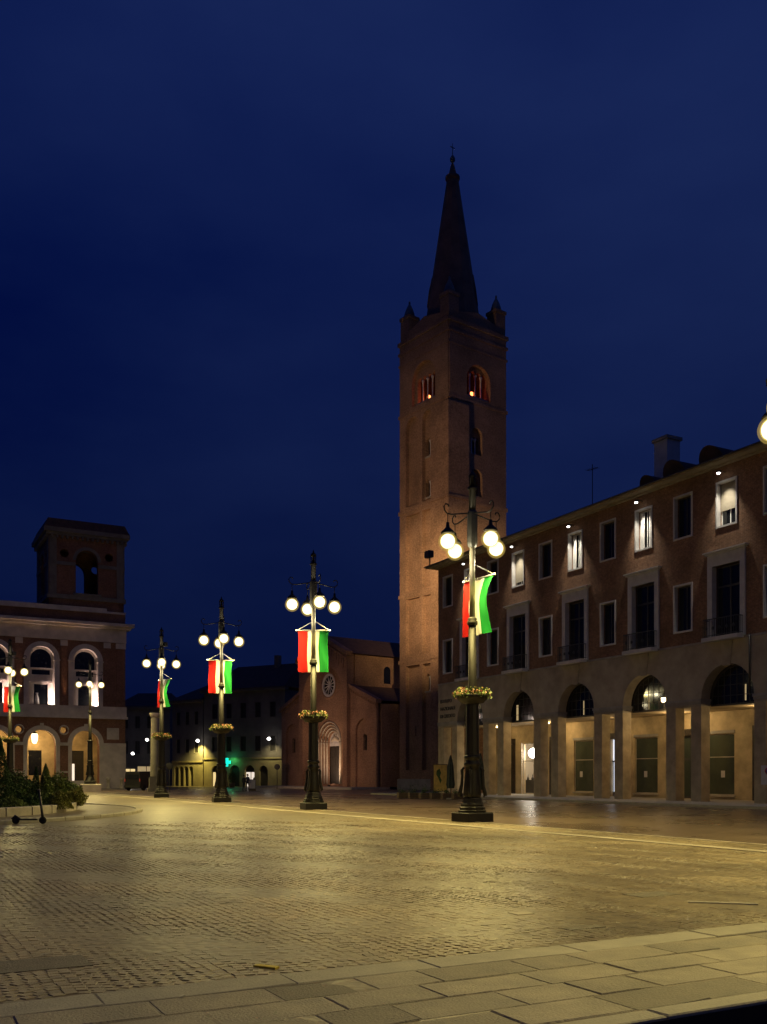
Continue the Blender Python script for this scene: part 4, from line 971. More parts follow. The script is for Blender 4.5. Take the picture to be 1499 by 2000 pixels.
# turret
T0, T1 = 18.1, 26.65; tz0, tz1 = 21.0, 29.4; tcx = (T0 + T1) / 2
def turret_face(rz):
    h_ = (T1 - T0) / 2
    hs = [arch(0, 1.27, 22.9, 26.7, 12)] + [[(s_ * 2.55 + 0.5 * math.cos(a), 27.4 + 0.5 * math.sin(a)) for a in [2 * PI * k / 12 for k in range(12)]] for s_ in (-1, 1)]
    m1_ = MB().plate(rect(-h_, h_, 20.96, tz1), hs, -h_, -h_ + 0.7)
    m2_ = MB(); m2_.box(-h_ - 0.05, -1.3, -h_ - 0.12, -h_ - 0.002, 26.0, 26.4); m2_.box(1.3, h_ + 0.05, -h_ - 0.12, -h_ - 0.002, 26.0, 26.4)
    m2_.box(-h_ - 0.1, h_ + 0.1, -h_ - 0.22, -h_ - 0.002, 22.1, 22.6); m2_.box(-1.6, 1.6, -h_ - 0.3, -h_ - 0.002, 22.6, 22.85)
    for s_ in (-1, 1): m2_.box(s_ * (h_ - 0.45) - 0.4, s_ * (h_ - 0.45) + 0.4, -h_ - 0.09, -h_ - 0.003, 22.61, 29.3)
    ro = [(1.62 * math.cos(a), 26.7 + 1.62 * math.sin(a)) for a in [PI * k / 14 for k in range(15)]]; ri = [(1.26 * math.cos(a), 26.7 + 1.26 * math.sin(a)) for a in [PI - PI * k / 14 for k in range(15)]]
    m2_.plate(ro + ri, (), -h_ - 0.1, -h_ + 0.1)
    for i in range(15): m2_.box(-h_ + 0.2 + i * 0.57, -h_ + 0.42 + i * 0.57, -h_ - 0.4, -h_ - 0.003, 29.05, 29.39)
    for m_, nm, mt in ((m1_, 'turret_wall', M['brick_p']), (m2_, 'turret_trim', M['darkstone'])):
        rm = Matrix.Translation((tcx, h_ + 0.3, 0)) @ Matrix.Rotation(rz, 4, 'Z'); m_.v = [tuple(rm @ Vector(p)) for p in m_.v]; obj(nm, m_, mt, pz)
for k in range(4): turret_face(k * PI / 2)
h_ = (T1 - T0) / 2; tc_ = (tcx, h_ + 0.3)
cr_ = MB()
for (o_, z0, z1) in ((0.35, 29.401, 29.7), (0.6, 29.701, 30.2)): cr_.box(tcx - h_ - o_, tcx + h_ + o_, 0.3 - o_, 0.3 + 2 * h_ + o_, z0, z1)
obj('turret_cornice', cr_, M['darkstone'], pz)
rt = MB().bands([[(tcx + a * (h_ + 0.55), tc_[1] + b_ * (h_ + 0.55), 30.201) for a, b_ in ((-1, -1), (1, -1), (1, 1), (-1, 1))], [(tcx + a * (h_ + 0.1), tc_[1] + b_ * (h_ + 0.1), 31.3) for a, b_ in ((-1, -1), (1, -1), (1, 1), (-1, 1))], [(tcx + a * 0.4, tc_[1] + b_ * 0.4, 32.0) for a, b_ in ((-1, -1), (1, -1), (1, 1), (-1, 1))]])
obj('turret_roof', rt, M['roof'], pz)
# pale stone bollards before the corner pier
for i, (vv, lb) in enumerate(((24.3, 'pale stone bollard before the middle of the corner pier of the palazzo'), (25.85, 'pale stone bollard at the street edge of the palazzo corner pier'))):
    b_ = obj('bollard', MB().lathe([(0.30, -0.03), (0.30, 0.25), (0.22, 0.35), (0.20, 1.0), (0.27, 1.1), (0.24, 1.3), (0.08, 1.45)], 12), M['stone'], None, P(UP - 2.2, vv), 0); tag(b_, lb, 'bollard', 'stone bollards by the palazzo')
struct('palazzo_pavement', MB().box(VL, VR + 1.2, -2.6, 6, -0.1, 0.10), M['greystone'], None, P(UP, 0), TH)

# ------------------------------------------------------------------ far row of houses
def at_px(px, Y, z=0.0): return Vector(((px - 749) / F * Y, Y, z))
def far_house(name, label, pr, pl, H, floors, sp, ww, wallm, lowm, ground, roofrise, zs=3.6):
    a = at_px(*pl); b_ = at_px(*pr); L = (b_ - a).length; ang = math.atan2(b_.y - a.y, b_.x - a.x)
    r = thing(name, label, 'building', a, ang)
    n = int(L / sp); off = (L - (n - 1) * sp) / 2
    hs = []
    for (z0, z1) in floors:
        for i in range(n): hs.append(rect(off + i * sp - ww / 2, off + i * sp + ww / 2, z0, z1))
    obj('wall', MB().plate(rect(0, L, zs + 0.002, H), hs, 0, 0.5), wallm, r)
    gh_ = []
    for g_ in ground: gh_.append(arch(g_[0], g_[1], 0.05, g_[2], 8) if g_[3] else rect(g_[0] - g_[1], g_[0] + g_[1], 0.05, g_[2]))
    obj('ground_storey', MB().plate(rect(0, L, -0.05, zs), gh_, 0, 0.5), lowm, r)
    obj('string_course', MB().box(0, L, -0.12, -0.002, zs - 0.12, zs + 0.12), lowm, r)
    obj('cornice', MB().box(-0.3, L + 0.3, -0.55, 0.5, H + 0.001, H + 0.35), wallm, r)
    for (z0, z1) in floors:
        for i in range(n):
            x = off + i * sp
            w = obj('window', MB().plate(rect(x - ww / 2 - 0.12, x + ww / 2 + 0.12, z0 - 0.15, z1 + 0.12), [rect(x - ww / 2 + 0.03, x + ww / 2 - 0.03, z0, z1 - 0.03)], -0.05, 0.1), wallm, r)
            obj('shutter', MB().box(x - ww / 2, x - 0.02, 0.15, 0.22, z0, z1).box(x + 0.02, x + ww / 2, 0.15, 0.22, z0, z1), M['wood'], w)
    for g_ in ground:
        x = g_[0]; w = obj('doorway', MB().box(x - g_[1] - 0.02, x + g_[1] + 0.02, 0.40, 0.46, 0.05, g_[2] + (g_[1] if g_[3] else 0)), M['wood'] if g_[4] is None else M[g_[4]], r)
        if g_[4] and g_[3]: obj('dark_fanlight', MB().box(x - g_[1], x + g_[1], 0.34, 0.39, g_[2] - 0.15, g_[2] + g_[1]), M['wood'], w)
        if g_[4]:
            obj('shop_divider', MB().box(x - 0.05, x + 0.05, 0.33, 0.38, 0.05, g_[2]).box(x + g_[1] * 0.45, x + g_[1] * 0.75, 0.34, 0.38, 0.05, 1.3), M['crate'], w)
    obj('side_wall', MB().box(0, 0.4, 0.501, 12, -0.05, H).box(L - 0.4, L, 0.501, 12, -0.05, H).box(0.41, L - 0.41, 11.6, 12, -0.05, H), wallm, r)
    rf = MB().add([(-0.4, -0.7, H + 0.36), (L + 0.4, -0.7, H + 0.36), (L - 1.5, 6, H + roofrise), (1.5, 6, H + roofrise), (-0.4, 12.5, H + 0.36), (L + 0.4, 12.5, H + 0.36)], [(0, 1, 2, 3), (3, 2, 5, 4), (0, 3, 4), (1, 5, 2)])
    ro = obj('roof', rf, M['roof'], r); obj('chimney', MB().box(L * 0.62, L * 0.62 + 0.7, 5, 5.8, H + 1, H + roofrise + 1.2), wallm, ro)
    return r, L
hb, LBb = far_house('corner_house', 'dark three storey house with lit shops and green pharmacy cross', (556, 131.0), (398, 138.0), 13.4, [(5.0, 7.1), (9.7, 11.8)], 2.55, 1.05, M['far2'], M['far1'],
    [(2.2, 0.8, 2.2, True, 'e_shop'), (5.6, 0.85, 2.2, True, None), (8.2, 0.85, 2.2, True, 'e_shop2'), (10.6, 0.75, 2.2, True, None)], 4.3, 4.0)
ha, LAa = far_house('arcaded_house', 'dark house with a row of narrow ground floor arches under a wall lamp', (396, 138.2), (336, 142.0), 12.2, [(4.9, 6.9), (9.0, 10.9)], 1.9, 0.85, M['far2'], M['far1'],
    [(0.9, 0.42, 2.5, True, None), (1.95, 0.42, 2.5, True, None), (3.0, 0.42, 2.5, True, None), (4.05, 0.42, 2.5, True, None)], 3.2)
hc, LCc = far_house('street_house', 'dim house behind the van at the mouth of the side street', (332, 150.0), (228, 150.5), 12.0, [(5.0, 7.0), (9.0, 10.9)], 1.9, 0.8, M['far2'], M['far2'],
    [(2.0, 0.9, 2.6, False, 'e_shop'), (4.6, 1.4, 3.0, False, 'e_lit')], 3.0)
# pharmacy cross on the corner house
xg = 4.75
cr_ = MB(); cr_.plate([(xg - 0.2, 2.85), (xg + 0.2, 2.85), (xg + 0.2, 3.25), (xg + 0.6, 3.25), (xg + 0.6, 3.65), (xg + 0.2, 3.65), (xg + 0.2, 4.05), (xg - 0.2, 4.05), (xg - 0.2, 3.65), (xg - 0.6, 3.65), (xg - 0.6, 3.25), (xg - 0.2, 3.25)], (), -0.75, -0.63)
cs_ = thing('pharmacy_cross', 'glowing green pharmacy cross sign on the wall of the corner house', 'sign', hb.location, hb.rotation_euler.z)
obj('cross_light', cr_, M['e_green'], cs_); obj('bracket', MB().box(xg - 0.03, xg + 0.03, -0.62, -0.002, 3.42, 3.48), M['iron'], cs_)
light('green_light', 'POINT', (xg + 0.8, -0.7, 3.7), 26, (0.1, 1.0, 0.35), cs_, 0.15)
# small street lights on the far walls
def wall_light(px, Y, py, label, watts, col=(0.95, 1.0, 0.85), back=1.2):
    z = 1.65 - (py - 1514) * Y / F
    t_ = thing('wall_lamp', label, 'street light', at_px(px, Y, z), 0, 'small street lights on the far houses')
    obj('lamp_head', MB().cbox(-0.32, 0.32, -0.18, 0.18, 0.02, 0.14, 0.04), M['iron_box'], t_); obj('lamp_glass', MB().sphere((0, -0.02, 0.0), 0.26, 12, 8, 0.8), M['e_white'], t_)
    obj('bracket', MB().tube([(0, 0.1, 0.08), (0, back * 0.6, 0.2), (0, back, 0.05)], 0.03, 6), M['iron'], t_)
    light('street_light', 'SPOT', (0, 0, -0.30), watts, col, t_, 0.1, R(120), 1.0, aim=(0, 0.35, -1))
wall_light(386, 137.2, 1447, 'bright white street light over the narrow arches of the far house', 2600, (1.0, 0.82, 0.22), 2.0)
wall_light(525, 130.5, 1443, 'white street light high on the wall beside the church', 420, (1.0, 0.86, 0.42), 2.2)
wall_light(287, 146.5, 1445, 'white street light just above the flower basket of a lamp post', 20, back=3.6)
wall_light(259, 146.0, 1472, 'lowest white street light by the palazzo corner', 40, back=4.2)
# grey stone column by the fourth lamp post
pc = at_px(303, 96)
sc_ = thing('stone_column', 'plain grey stone column standing behind a lamp post', 'column', pc, 0.3)
obj('shaft', MB().lathe([(0.55, 1.4), (0.50, 1.6), (0.42, 7.4)], 14), M['darkstone'], sc_); obj('pedestal', MB().box(-0.75, 0.75, -0.75, 0.75, 0.0, 0.35).box(-0.6, 0.6, -0.6, 0.6, 0.351, 1.399), M['darkstone'], sc_)
obj('capital', MB().lathe([(0.42, 7.401), (0.6, 7.7), (0.6, 7.85)], 14), M['greystone'], sc_)

# ------------------------------------------------------------------ street lamps
def lamp_post(loc, rz, label, pedestal=0.0, lit=1.0):
    r = thing('street_lamp', label, 'street lamp', loc, rz, 'ornate lamp posts of the piazza')
    obj('base_block', MB().cbox(-0.53, 0.53, -0.53, 0.53, -0.03, 0.33, 0.03), M['iron'], r)
    obj('bell_base', MB().lathe([(0.50, 0.331), (0.51, 0.40), (0.46, 0.43), (0.47, 0.50), (0.41, 0.55), (0.42, 0.61), (0.37, 0.68), (0.35, 0.80), (0.30, 0.86)], 8, sm=False, rot=PI / 8), M['iron'], r)
    obj('pedestal_drum', MB().lathe([(0.30, 0.861), (0.32, 0.95), (0.30, 1.3), (0.25, 1.75), (0.24, 1.95), (0.30, 2.0), (0.30, 2.07), (0.25, 2.11), (0.25, 2.2), (0.30, 2.24), (0.29, 2.31), (0.26, 2.36)], 16), M['iron'], r)
    for k in range(4):
        a = k * PI / 2 + PI / 4
        sc_ = MB(); ca, sa = math.cos(a), math.sin(a)
        pts = [(0.30, 1.92), (0.37, 1.82), (0.36, 1.6), (0.38, 1.3), (0.44, 1.05), (0.46, 0.93), (0.40, 0.88)]
        sc_.tube([(ca * q, sa * q, z) for q, z in pts], [0.05, 0.065, 0.05, 0.06, 0.07, 0.075, 0.05], 7)
        obj('scroll_bracket', sc_, M['iron'], r)
    obj('lower_shaft', MB().lathe([(0.255, 2.361), (0.25, 2.6), (0.235, 4.15), (0.27, 4.2), (0.27, 4.28), (0.22, 4.34)], 12, sm=False), M['iron'], r)
    obj('middle_shaft', MB().lathe([(0.17, 4.341), (0.15, 4.6), (0.135, 6.95)], 14), M['iron'], r)
    obj('collar', MB().lathe([(0.15, 6.951), (0.19, 7.0), (0.19, 7.08), (0.15, 7.12), (0.17, 7.17), (0.11, 7.24)], 14), M['iron'], r)
    obj('upper_pole', MB().lathe([(0.105, 7.241), (0.10, 9.70)], 14), M['pole'], r)
    obj('housing', MB().lathe([(0.12, 9.701), (0.17, 9.78), (0.185, 9.85), (0.185, 10.95), (0.14, 11.02)], 8, sm=False), M['iron_box'], r)
    obj('mast', MB().lathe([(0.125, 11.021), (0.12, 11.75), (0.17, 11.78), (0.17, 11.84), (0.11, 11.86)], 10), M['iron'], r)
    fi = MB()
    for k in range(4): a = k * PI / 2; fi.tube([(0.11 * math.cos(a), 0.11 * math.sin(a), 11.86), (0.12 * math.cos(a), 0.12 * math.sin(a), 12.2)], 0.025, 5)
    fi.lathe([(0.08, 11.86), (0.06, 12.15), (0.14, 12.2), (0.14, 12.26), (0.05, 12.36), (0.01, 12.5)], 10)
    obj('finial', fi, M['iron'], r)
    for k in range(4):
        a = k * PI / 2; ca, sa = math.cos(a), math.sin(a)
        path = [(0.16, 10.90), (0.5, 10.84), (0.9, 10.76), (1.10, 10.78), (1.20, 10.88), (1.22, 11.0), (1.15, 11.10), (1.05, 11.09), (1.01, 11.02)]
        obj('arm', MB().tube([(ca * q, sa * q, z) for q, z in path], 0.026, 7), M['iron'], r)
        q = 1.06
        hd = MB(); hd.tube([(ca * q, sa * q, 10.77), (ca * q, sa * q, 10.46)], 0.016, 6); hd.lathe([(0.05, 10.46), (0.07, 10.28), (0.20, 10.16), (0.25, 10.09), (0.24, 10.07)], 14, (ca * q, sa * q))
        la = obj('lantern', hd, M['iron'], r)
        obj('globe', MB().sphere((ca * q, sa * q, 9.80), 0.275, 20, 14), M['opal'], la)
        obj('glow_shell', MB().sphere((ca * q, sa * q, 9.79), 0.335, 20, 14), M['glow_thin'], la)  # glowing shell standing in for bloom round the globe
        obj('bulb', MB().sphere((ca * q, sa * q, 9.80), 0.245, 16, 11), M['e_bulb'], la)
        if lit and k % 2 == 0: light('lamp_fill_light', 'POINT', (ca * 0.74, sa * 0.74, 9.50), 85 * lit, (1.0, 0.88, 0.56), r, 0.12)  # added fill light inside the lantern ring, brightens the banners
        wd = Vector((math.cos(a + rz), math.sin(a + rz), 0)).dot(NV)      # lanterns on the square's side throw wider than those on the road side
        wide = wd < 0.1 or loc.length > 70
        tl = (0.50 if loc.length > 70 else 0.40) if wide else 0.20
        if lit: light('lamp_light', 'SPOT', (ca * (q + 0.03), sa * (q + 0.03), 9.44), LAMP_W * lit, LAMP_COL, r, 0.14, R(138 if wide else 130), 1.0, aim=(ca * tl, sa * tl, -1))
    return r
def flower_basket(loc, rz, label):
    r = thing('flower_basket', label, 'flower basket', loc, rz, 'flower baskets round the lamp posts')
    bw = MB(); n = 20
    bw.lathe([(0.20, 4.18), (0.40, 4.20), (0.56, 4.36), (0.62, 4.48), (0.58, 4.48), (0.30, 4.40), (0.16, 4.38)], n)
    obj('bowl', bw, M['iron'], r)
    def fl(k):
        a = rng.uniform(0, 2 * PI); q = 0.30 + 0.40 * math.sqrt(rng.uniform()); z = 4.47 + rng.uniform(0, 0.26) * (1.1 - abs(q - 0.45)) - max(0, q - 0.58) * 1.1
        return (q * math.cos(a), q * math.sin(a), z)
    obj('leaves', leafcloud(420, fl, 0.06), M['leaf'], r)
    for mt, cnt in (('pink', 46), ('peach', 40)):
        fm = MB()
        for k in range(cnt):
            a = rng.uniform(0, 2 * PI); q = rng.uniform(0.38, 0.74); z = 4.58 + rng.uniform(-0.05, 0.16) - max(0, q - 0.55) * 0.9
            c = np.array((q * math.cos(a), q * math.sin(a), z))
            leafcloud(5, lambda j: c + rng.normal(0, 0.022, 3), 0.038, fm)
        obj('flowers', fm, M[mt], r)['kind'] = 'stuff'
    return r
def banner(loc, yaw, label, bend, wid=1.5, sway=0.0):
    r = thing('flag_banner', label, 'flag', loc, yaw, 'red white and green banners on the lamp posts')
    z1, z0 = 8.62, 6.62; nx, nz_ = 6, 22; off = 0.30; cuts = (0, 0.31, 0.69, 1.0)
    def pt(s_, t_):   # s across 0..1, t down 0..1
        x = (s_ - 0.5) * wid * (1 - 0.05 * math.sin(PI * t_)); y = off + bend * math.sin(PI * t_ * 0.9) * (0.5 + 0.5 * s_) + (0.05 * math.sin(10 * s_ + 4 * t_) + 0.03 * math.sin(19 * s_ - 7 * t_)) * (0.25 + 0.75 * t_) + sway * t_
        return (x + 0.02 * math.sin(7 * t_ + 3 * s_), y, z1 - (z1 - z0) * t_ + 0.03 * s_)
    for i, (nm, mt) in enumerate((('red_stripe', 'flag_r'), ('white_stripe', 'flag_w'), ('green_stripe', 'flag_g'))):
        m_ = MB(); vs = []; fs = []
        for a in range(nx + 1):
            for b_ in range(nz_ + 1): vs.append(pt(cuts[i] + (cuts[i + 1] - cuts[i]) * a / nx, b_ / nz_))
        for a in range(nx):
            for b_ in range(nz_): q = a * (nz_ + 1) + b_; fs.append((q, q + 1, q + nz_ + 2, q + nz_ + 1))
        m_.add(vs, fs, True); obj(nm, m_, M[mt], r)
    br = MB(); br.tube([(-wid / 2 - 0.05, off, z1 + 0.02), (wid / 2 + 0.05, off, z1 + 0.05)], 0.028, 8)
    br.sphere((-wid / 2 - 0.06, off, z1 + 0.02), 0.045, 8, 6); br.sphere((wid / 2 + 0.06, off, z1 + 0.05), 0.045, 8, 6)
    obj('crossbar', br, M['wframe'], r)
    co = MB(); co.tube([(-wid / 2, off, z1 + 0.04), (-0.05, 0.12, z1 + 0.42)], 0.018, 6); co.tube([(wid / 2, off, z1 + 0.07), (0.05, 0.12, z1 + 0.48)], 0.018, 6)
    obj('cord', co, M['wframe'], r)
    return r
lamps = [
    (7.0, 10.25, R(15), None, None, 'ornate lamp post close by at the slab walk, just outside the picture', 0.36),
    (14.5, 18.8, R(31), None, None, 'ornate lamp post standing just beyond the edge of the picture, its globe at the border', 0.6),
    (28.4, 18.8, R(31), (R(-47), -0.28, 0.0), 'banner on the lamp post before the arcaded building, twisted by the wind', 'largest ornate lamp post, in front of the arcaded building', 1.0),
    (42.2, 18.8, R(20), (R(2), 0.05, 0.0), 'flat hanging banner on the lamp post before the church front', 'ornate lamp post in front of the brick church', 1.0),
    (55.9, 18.8, R(17), (R(14), 0.08, 0.0), 'banner on the lamp post next to the green pharmacy cross', 'ornate lamp post before the green pharmacy cross', 1.0),
    (69.5, 18.8, R(14), (R(-54), -0.35, 0.0), 'curling narrow banner on the lamp post beside the grey stone column', 'ornate lamp post before the grey stone column', 1.0),
    (80.4, 9.7, R(14), (R(-35), -0.25, 0.0), 'banner on the lamp post that rises behind the shrubs', 'ornate lamp post rising behind the shrubs, with a banner', 1.0),
    (96.9, 19.1, R(14), None, None, 'ornate lamp post without a banner in front of the uplit palazzo', 0.8),
]
bl = ['flower basket on the lamp post at the slab walk', 'flower basket on the lamp post at the picture border', 'flower basket with pink blooms on the largest lamp post', 'flower basket on the lamp post before the church', 'flower basket on the lamp post near the pharmacy cross', 'flower basket on the lamp post by the grey stone column', 'flower basket on the lamp post behind the shrubs', None]
for i, (u, v, rz, fl, fl_l, lab, lit) in enumerate(lamps):
    pz_ = P(u, v)
    if i == 7:
        ped = obj('lamp_pedestal', MB().cbox(-0.9, 0.9, -0.9, 0.9, -0.03, 0.75, 0.05), M['pstone'], None, pz_, TH); tag(ped, 'square pale stone block under the lamp post before the palazzo', 'stone block')
        pz_ = P(u, v, 0.752)
    lamp_post(pz_, rz, lab, lit=lit)
    if bl[i]: flower_basket(P(u, v), rz + 0.4 * i, bl[i])
    if fl:
        vw = math.atan2(P(u, v).y, P(u, v).x) - PI / 2
        banner(P(u, v), vw + fl[0], fl_l, fl[1], 1.5, fl[2])

# ------------------------------------------------------------------ monument garden on the left
GC = (47.5, -4.0)
def gpt(rad, ang, z=0): return P(GC[0] + rad * math.cos(ang), GC[1] + rad * math.sin(ang), z)   # ang from +u towards +v
gi = MB(); n = 72
gi.add([gpt(15.1, 2 * PI * k / n, 0.09) for k in range(n)], [tuple(range(n))])
isl = struct('garden_island', gi, M['ground'])
ks = bpy.data.objects.new('island_kerb', None); COL.objects.link(ks); ks['kind'] = 'structure'
def ringstones(r0, r1, z0, z1, a0, a1, cnt, nm, mt, par, gap=0.004):
    for k in range(cnt):
        t0 = a0 + (a1 - a0) * k / cnt + gap; t1 = a0 + (a1 - a0) * (k + 1) / cnt - gap
        c = 0.03
        lo = []
        for t_ in (t0, (t0 + t1) / 2, t1):
            lo.append([gpt(r0, t_, z0), gpt(r1, t_, z0), gpt(r1, t_, z1 - c), gpt(r1 - c, t_, z1), gpt(r0 + c, t_, z1), gpt(r0, t_, z1 - c)])
        obj(nm, MB().bands(lo), M[mt], par)
ringstones(15.1, 15.42, -0.06, 0.13, 0.2, 3.6, 46, 'kerb_stone', 'kerb', ks, 0.0012)
bd = thing('garden_border', 'low pale stone border round the shrub bed', 'stone border')
ringstones(12.1, 12.55, 0.05, 0.42, 0.4, 3.4, 24, 'border_stone', 'stone', bd, 0.003)
sb_ = MB(); sb_.add([gpt(12.2, 2 * PI * k / n, 0.25) for k in range(n)], [tuple(range(n))]); so = struct('flower_bed_soil', sb_, M['soil'])
def shrub(name, label, px, Y, h, r, kind, mt, n_l, size=0.07):
    n_l = int(n_l * 1.9); size *= 0.72
    p = at_px(px, Y, 0.25)
    t_ = thing(name, label, 'shrub', p, random.uniform(0, 6), 'shrubs in the garden bed')
    def cone(k):
        z = h * rng.uniform() ** 1.25; a = rng.uniform(0, 2 * PI); q = r * (1 - z / h) ** 0.8 * (0.7 + 0.35 * rng.uniform()) * (1 + 0.12 * math.sin(5 * a + 9 * z)); return (q * math.cos(a), q * math.sin(a), z + 0.03)
    def ball(k):
        v = rng.normal(size=3); v /= np.linalg.norm(v); q = (0.65 + 0.4 * rng.uniform()) * (1 + 0.16 * math.sin(4 * v[0] + 7 * v[2]) + 0.14 * math.sin(6 * v[1]))
        return (v[0] * r * q, v[1] * r * q, max(0.02, h * 0.48 + v[2] * h * 0.5 * q))
    def tuft(k):
        a = rng.uniform(0, 2 * PI); s_ = rng.uniform(); q = r * s_; return (q * math.cos(a), q * math.sin(a), max(0.02, h * (1 - s_ * s_) * rng.uniform(0.4, 1)))
    obj('leaves', leafcloud(n_l, {'cone': cone, 'ball': ball, 'tuft': tuft}[kind], size), M[mt], t_)
    obj('stem', MB().tube([(0, 0, -0.05), (0.02, 0, h * 0.5), (0.0, 0.02, h * 0.8)], [0.04, 0.03, 0.012], 6), M['twig'], t_)
shrub('cypress_shrub', 'tall dark pointed conifer at the edge beside the lamp post', -2, 40, 3.0, 0.65, 'cone', 'leaf_d', 3200)
shrub('cone_shrub', 'largest green cone shaped conifer in the garden bed', 89, 42, 1.85, 0.45, 'cone', 'leaf', 2600, 0.06)
shrub('cone_shrub', 'small dark cone conifer just beside the largest cone conifer', 70, 44, 1.75, 0.32, 'cone', 'leaf_d', 1600, 0.055)
shrub('round_shrub', 'dark round shrub near the tall pointed conifer', 22, 41, 1.5, 0.75, 'ball', 'leaf_d', 2400)
shrub('round_shrub', 'dark round shrub between the pointed conifer and the small cone', 52, 42, 1.25, 0.65, 'ball', 'leaf_d', 2200)
shrub('round_shrub', 'green round shrub right behind the largest cone conifer', 108, 43.5, 1.45, 0.55, 'ball', 'leaf', 2000)
shrub('round_shrub', 'bushy green shrub next to the seated person', 128, 44, 1.15, 0.62, 'ball', 'leaf', 2200)
shrub('spreading_shrub', 'yellow green spreading shrub at the end of the stone border', 146, 43.5, 0.75, 0.55, 'ball', 'leaf_y', 1700)
shrub('grass_tuft', 'yellow green tuft spilling over the stone border', 116, 39.9, 0.75, 0.55, 'tuft', 'leaf_y', 1500, 0.08)
shrub('grass_tuft', 'low green tuft below the largest cone conifer', 92, 40.0, 0.7, 0.6, 'tuft', 'leaf', 1500, 0.08)
shrub('low_shrub', 'low dark shrub behind the scooter', 58, 39.6, 0.55, 0.8, 'tuft', 'leaf_d', 1800)
shrub('low_shrub', 'low green shrub below the tall pointed conifer', 22, 38.8, 0.5, 0.8, 'tuft', 'leaf', 1800)
# kick scooter parked at the kerb
sp_ = at_px(58, 32.2, 0.0)
kx = thing('kick_scooter', 'black kick scooter standing at the island kerb', 'scooter', sp_, R(6))
obj('deck', MB().cbox(-0.36, 0.25, -0.08, 0.08, 0.13, 0.19, 0.02), M['black'], kx)
for x in (-0.46, 0.42):
    tmp = MB().lathe([(0.05, -0.03), (0.11, -0.03), (0.125, 0.0), (0.11, 0.03), (0.05, 0.03)], 16); tmp.v = [(x + a, c, 0.125 + b_) for a, b_, c in tmp.v]
    obj('wheel', tmp, M['rubber'], kx)
obj('stem', MB().tube([(0.42, 0, 0.14), (0.40, 0, 0.35), (0.30, 0, 1.15)], [0.05, 0.045, 0.03], 8), M['black'], kx)
obj('handlebar', MB().tube([(0.28, -0.25, 1.14), (0.31, 0, 1.16), (0.28, 0.25, 1.14)], 0.02, 8), M['black'], kx)
obj('fender', MB().tube([(-0.60, 0, 0.17), (-0.48, 0, 0.27), (-0.33, 0, 0.19)], [0.02, 0.045, 0.03], 6), M['black'], kx)

# ------------------------------------------------------------------ people
def figure(name, label, loc, rz, joints, links, mt, head, hair=True, extra=()):
    t_ = thing(name, label, 'person', loc, rz)
    keys = list(joints)
    me = bpy.data.meshes.new('body'); me.from_pydata([joints[k][0] for k in keys], [(keys.index(a), keys.index(b_)) for a, b_ in links], [])
    o = bpy.data.objects.new('body', me); COL.objects.link(o); o.parent = t_
    bm = bmesh.new(); bm.from_mesh(me); ly = bm.verts.layers.skin.verify()
    bm.verts.ensure_lookup_table()
    for i, k in enumerate(keys): r_ = joints[k][1]; bm.verts[i][ly].radius = (r_, r_ * 0.85) if isinstance(r_, float) else r_
    bm.verts[0][ly].use_root = True
    bm.to_mesh(me); bm.free()
    me.materials.append(mt)
    s_ = o.modifiers.new('skin', 'SKIN'); s_.use_smooth_shade = True; o.modifiers.new('sub', 'SUBSURF').levels = 1; o.modifiers['sub'].render_levels = 1
    c, r_ = head
    hd = MB().sphere(c, r_, 14, 10, 1.22); hd.sphere((c[0], c[1] - r_ * 0.98, c[2] - 0.01), 0.018, 6, 4); hd.sphere((c[0] - r_, c[1], c[2]), 0.025, 6, 4); hd.sphere((c[0] + r_, c[1], c[2]), 0.025, 6, 4)
    obj('head', hd, M['skin'], t_)
    obj('hair', MB().sphere((c[0], c[1] + 0.02, c[2] + 0.035), r_ * 1.06, 14, 9, 1.1), M['hair'], t_)
    for (nm, m_, mtt) in extra: obj(nm, m_, mtt, t_)
def standing(label, px, Y, rz, mt, h=1.0):
    J = {'pelvis': ((0, 0, 0.93), 0.145), 'waist': ((0, 0, 1.08), 0.13), 'chest': ((0, 0.0, 1.30), 0.155), 'neck0': ((0, 0, 1.45), 0.075), 'neck': ((0, 0, 1.52), 0.055),
         'shl': ((-0.17, 0, 1.40), 0.07), 'ell': ((-0.24, 0.02, 1.13), 0.048), 'wrl': ((-0.22, -0.10, 0.90), 0.036), 'hal': ((-0.21, -0.13, 0.82), 0.034),
         'shr': ((0.17, 0, 1.40), 0.07), 'elr': ((0.25, 0.03, 1.13), 0.048), 'wrr': ((0.23, -0.08, 0.90), 0.036), 'har': ((0.22, -0.11, 0.82), 0.034),
         'hil': ((-0.09, 0, 0.86), 0.095), 'knl': ((-0.11, -0.03, 0.50), 0.065), 'anl': ((-0.12, 0.01, 0.10), 0.045), 'tol': ((-0.13, -0.15, 0.04), 0.04),
         'hir': ((0.09, 0, 0.86), 0.095), 'knr': ((0.11, -0.01, 0.50), 0.065), 'anr': ((0.13, 0.06, 0.10), 0.045), 'tor': ((0.14, -0.10, 0.04), 0.04)}
    L_ = [('pelvis', 'waist'), ('waist', 'chest'), ('chest', 'neck0'), ('neck0', 'neck'), ('chest', 'shl'), ('shl', 'ell'), ('ell', 'wrl'), ('wrl', 'hal'), ('chest', 'shr'), ('shr', 'elr'), ('elr', 'wrr'), ('wrr', 'har'),
          ('pelvis', 'hil'), ('hil', 'knl'), ('knl', 'anl'), ('anl', 'tol'), ('pelvis', 'hir'), ('hir', 'knr'), ('knr', 'anr'), ('anr', 'tor')]
    J = {k: (tuple(c * h for c in a), b_ * h) for k, (a, b_) in J.items()}
    figure('person', label, at_px(px, Y), rz, J, L_, mt, ((0, -0.01, 1.63 * h), 0.095 * h))
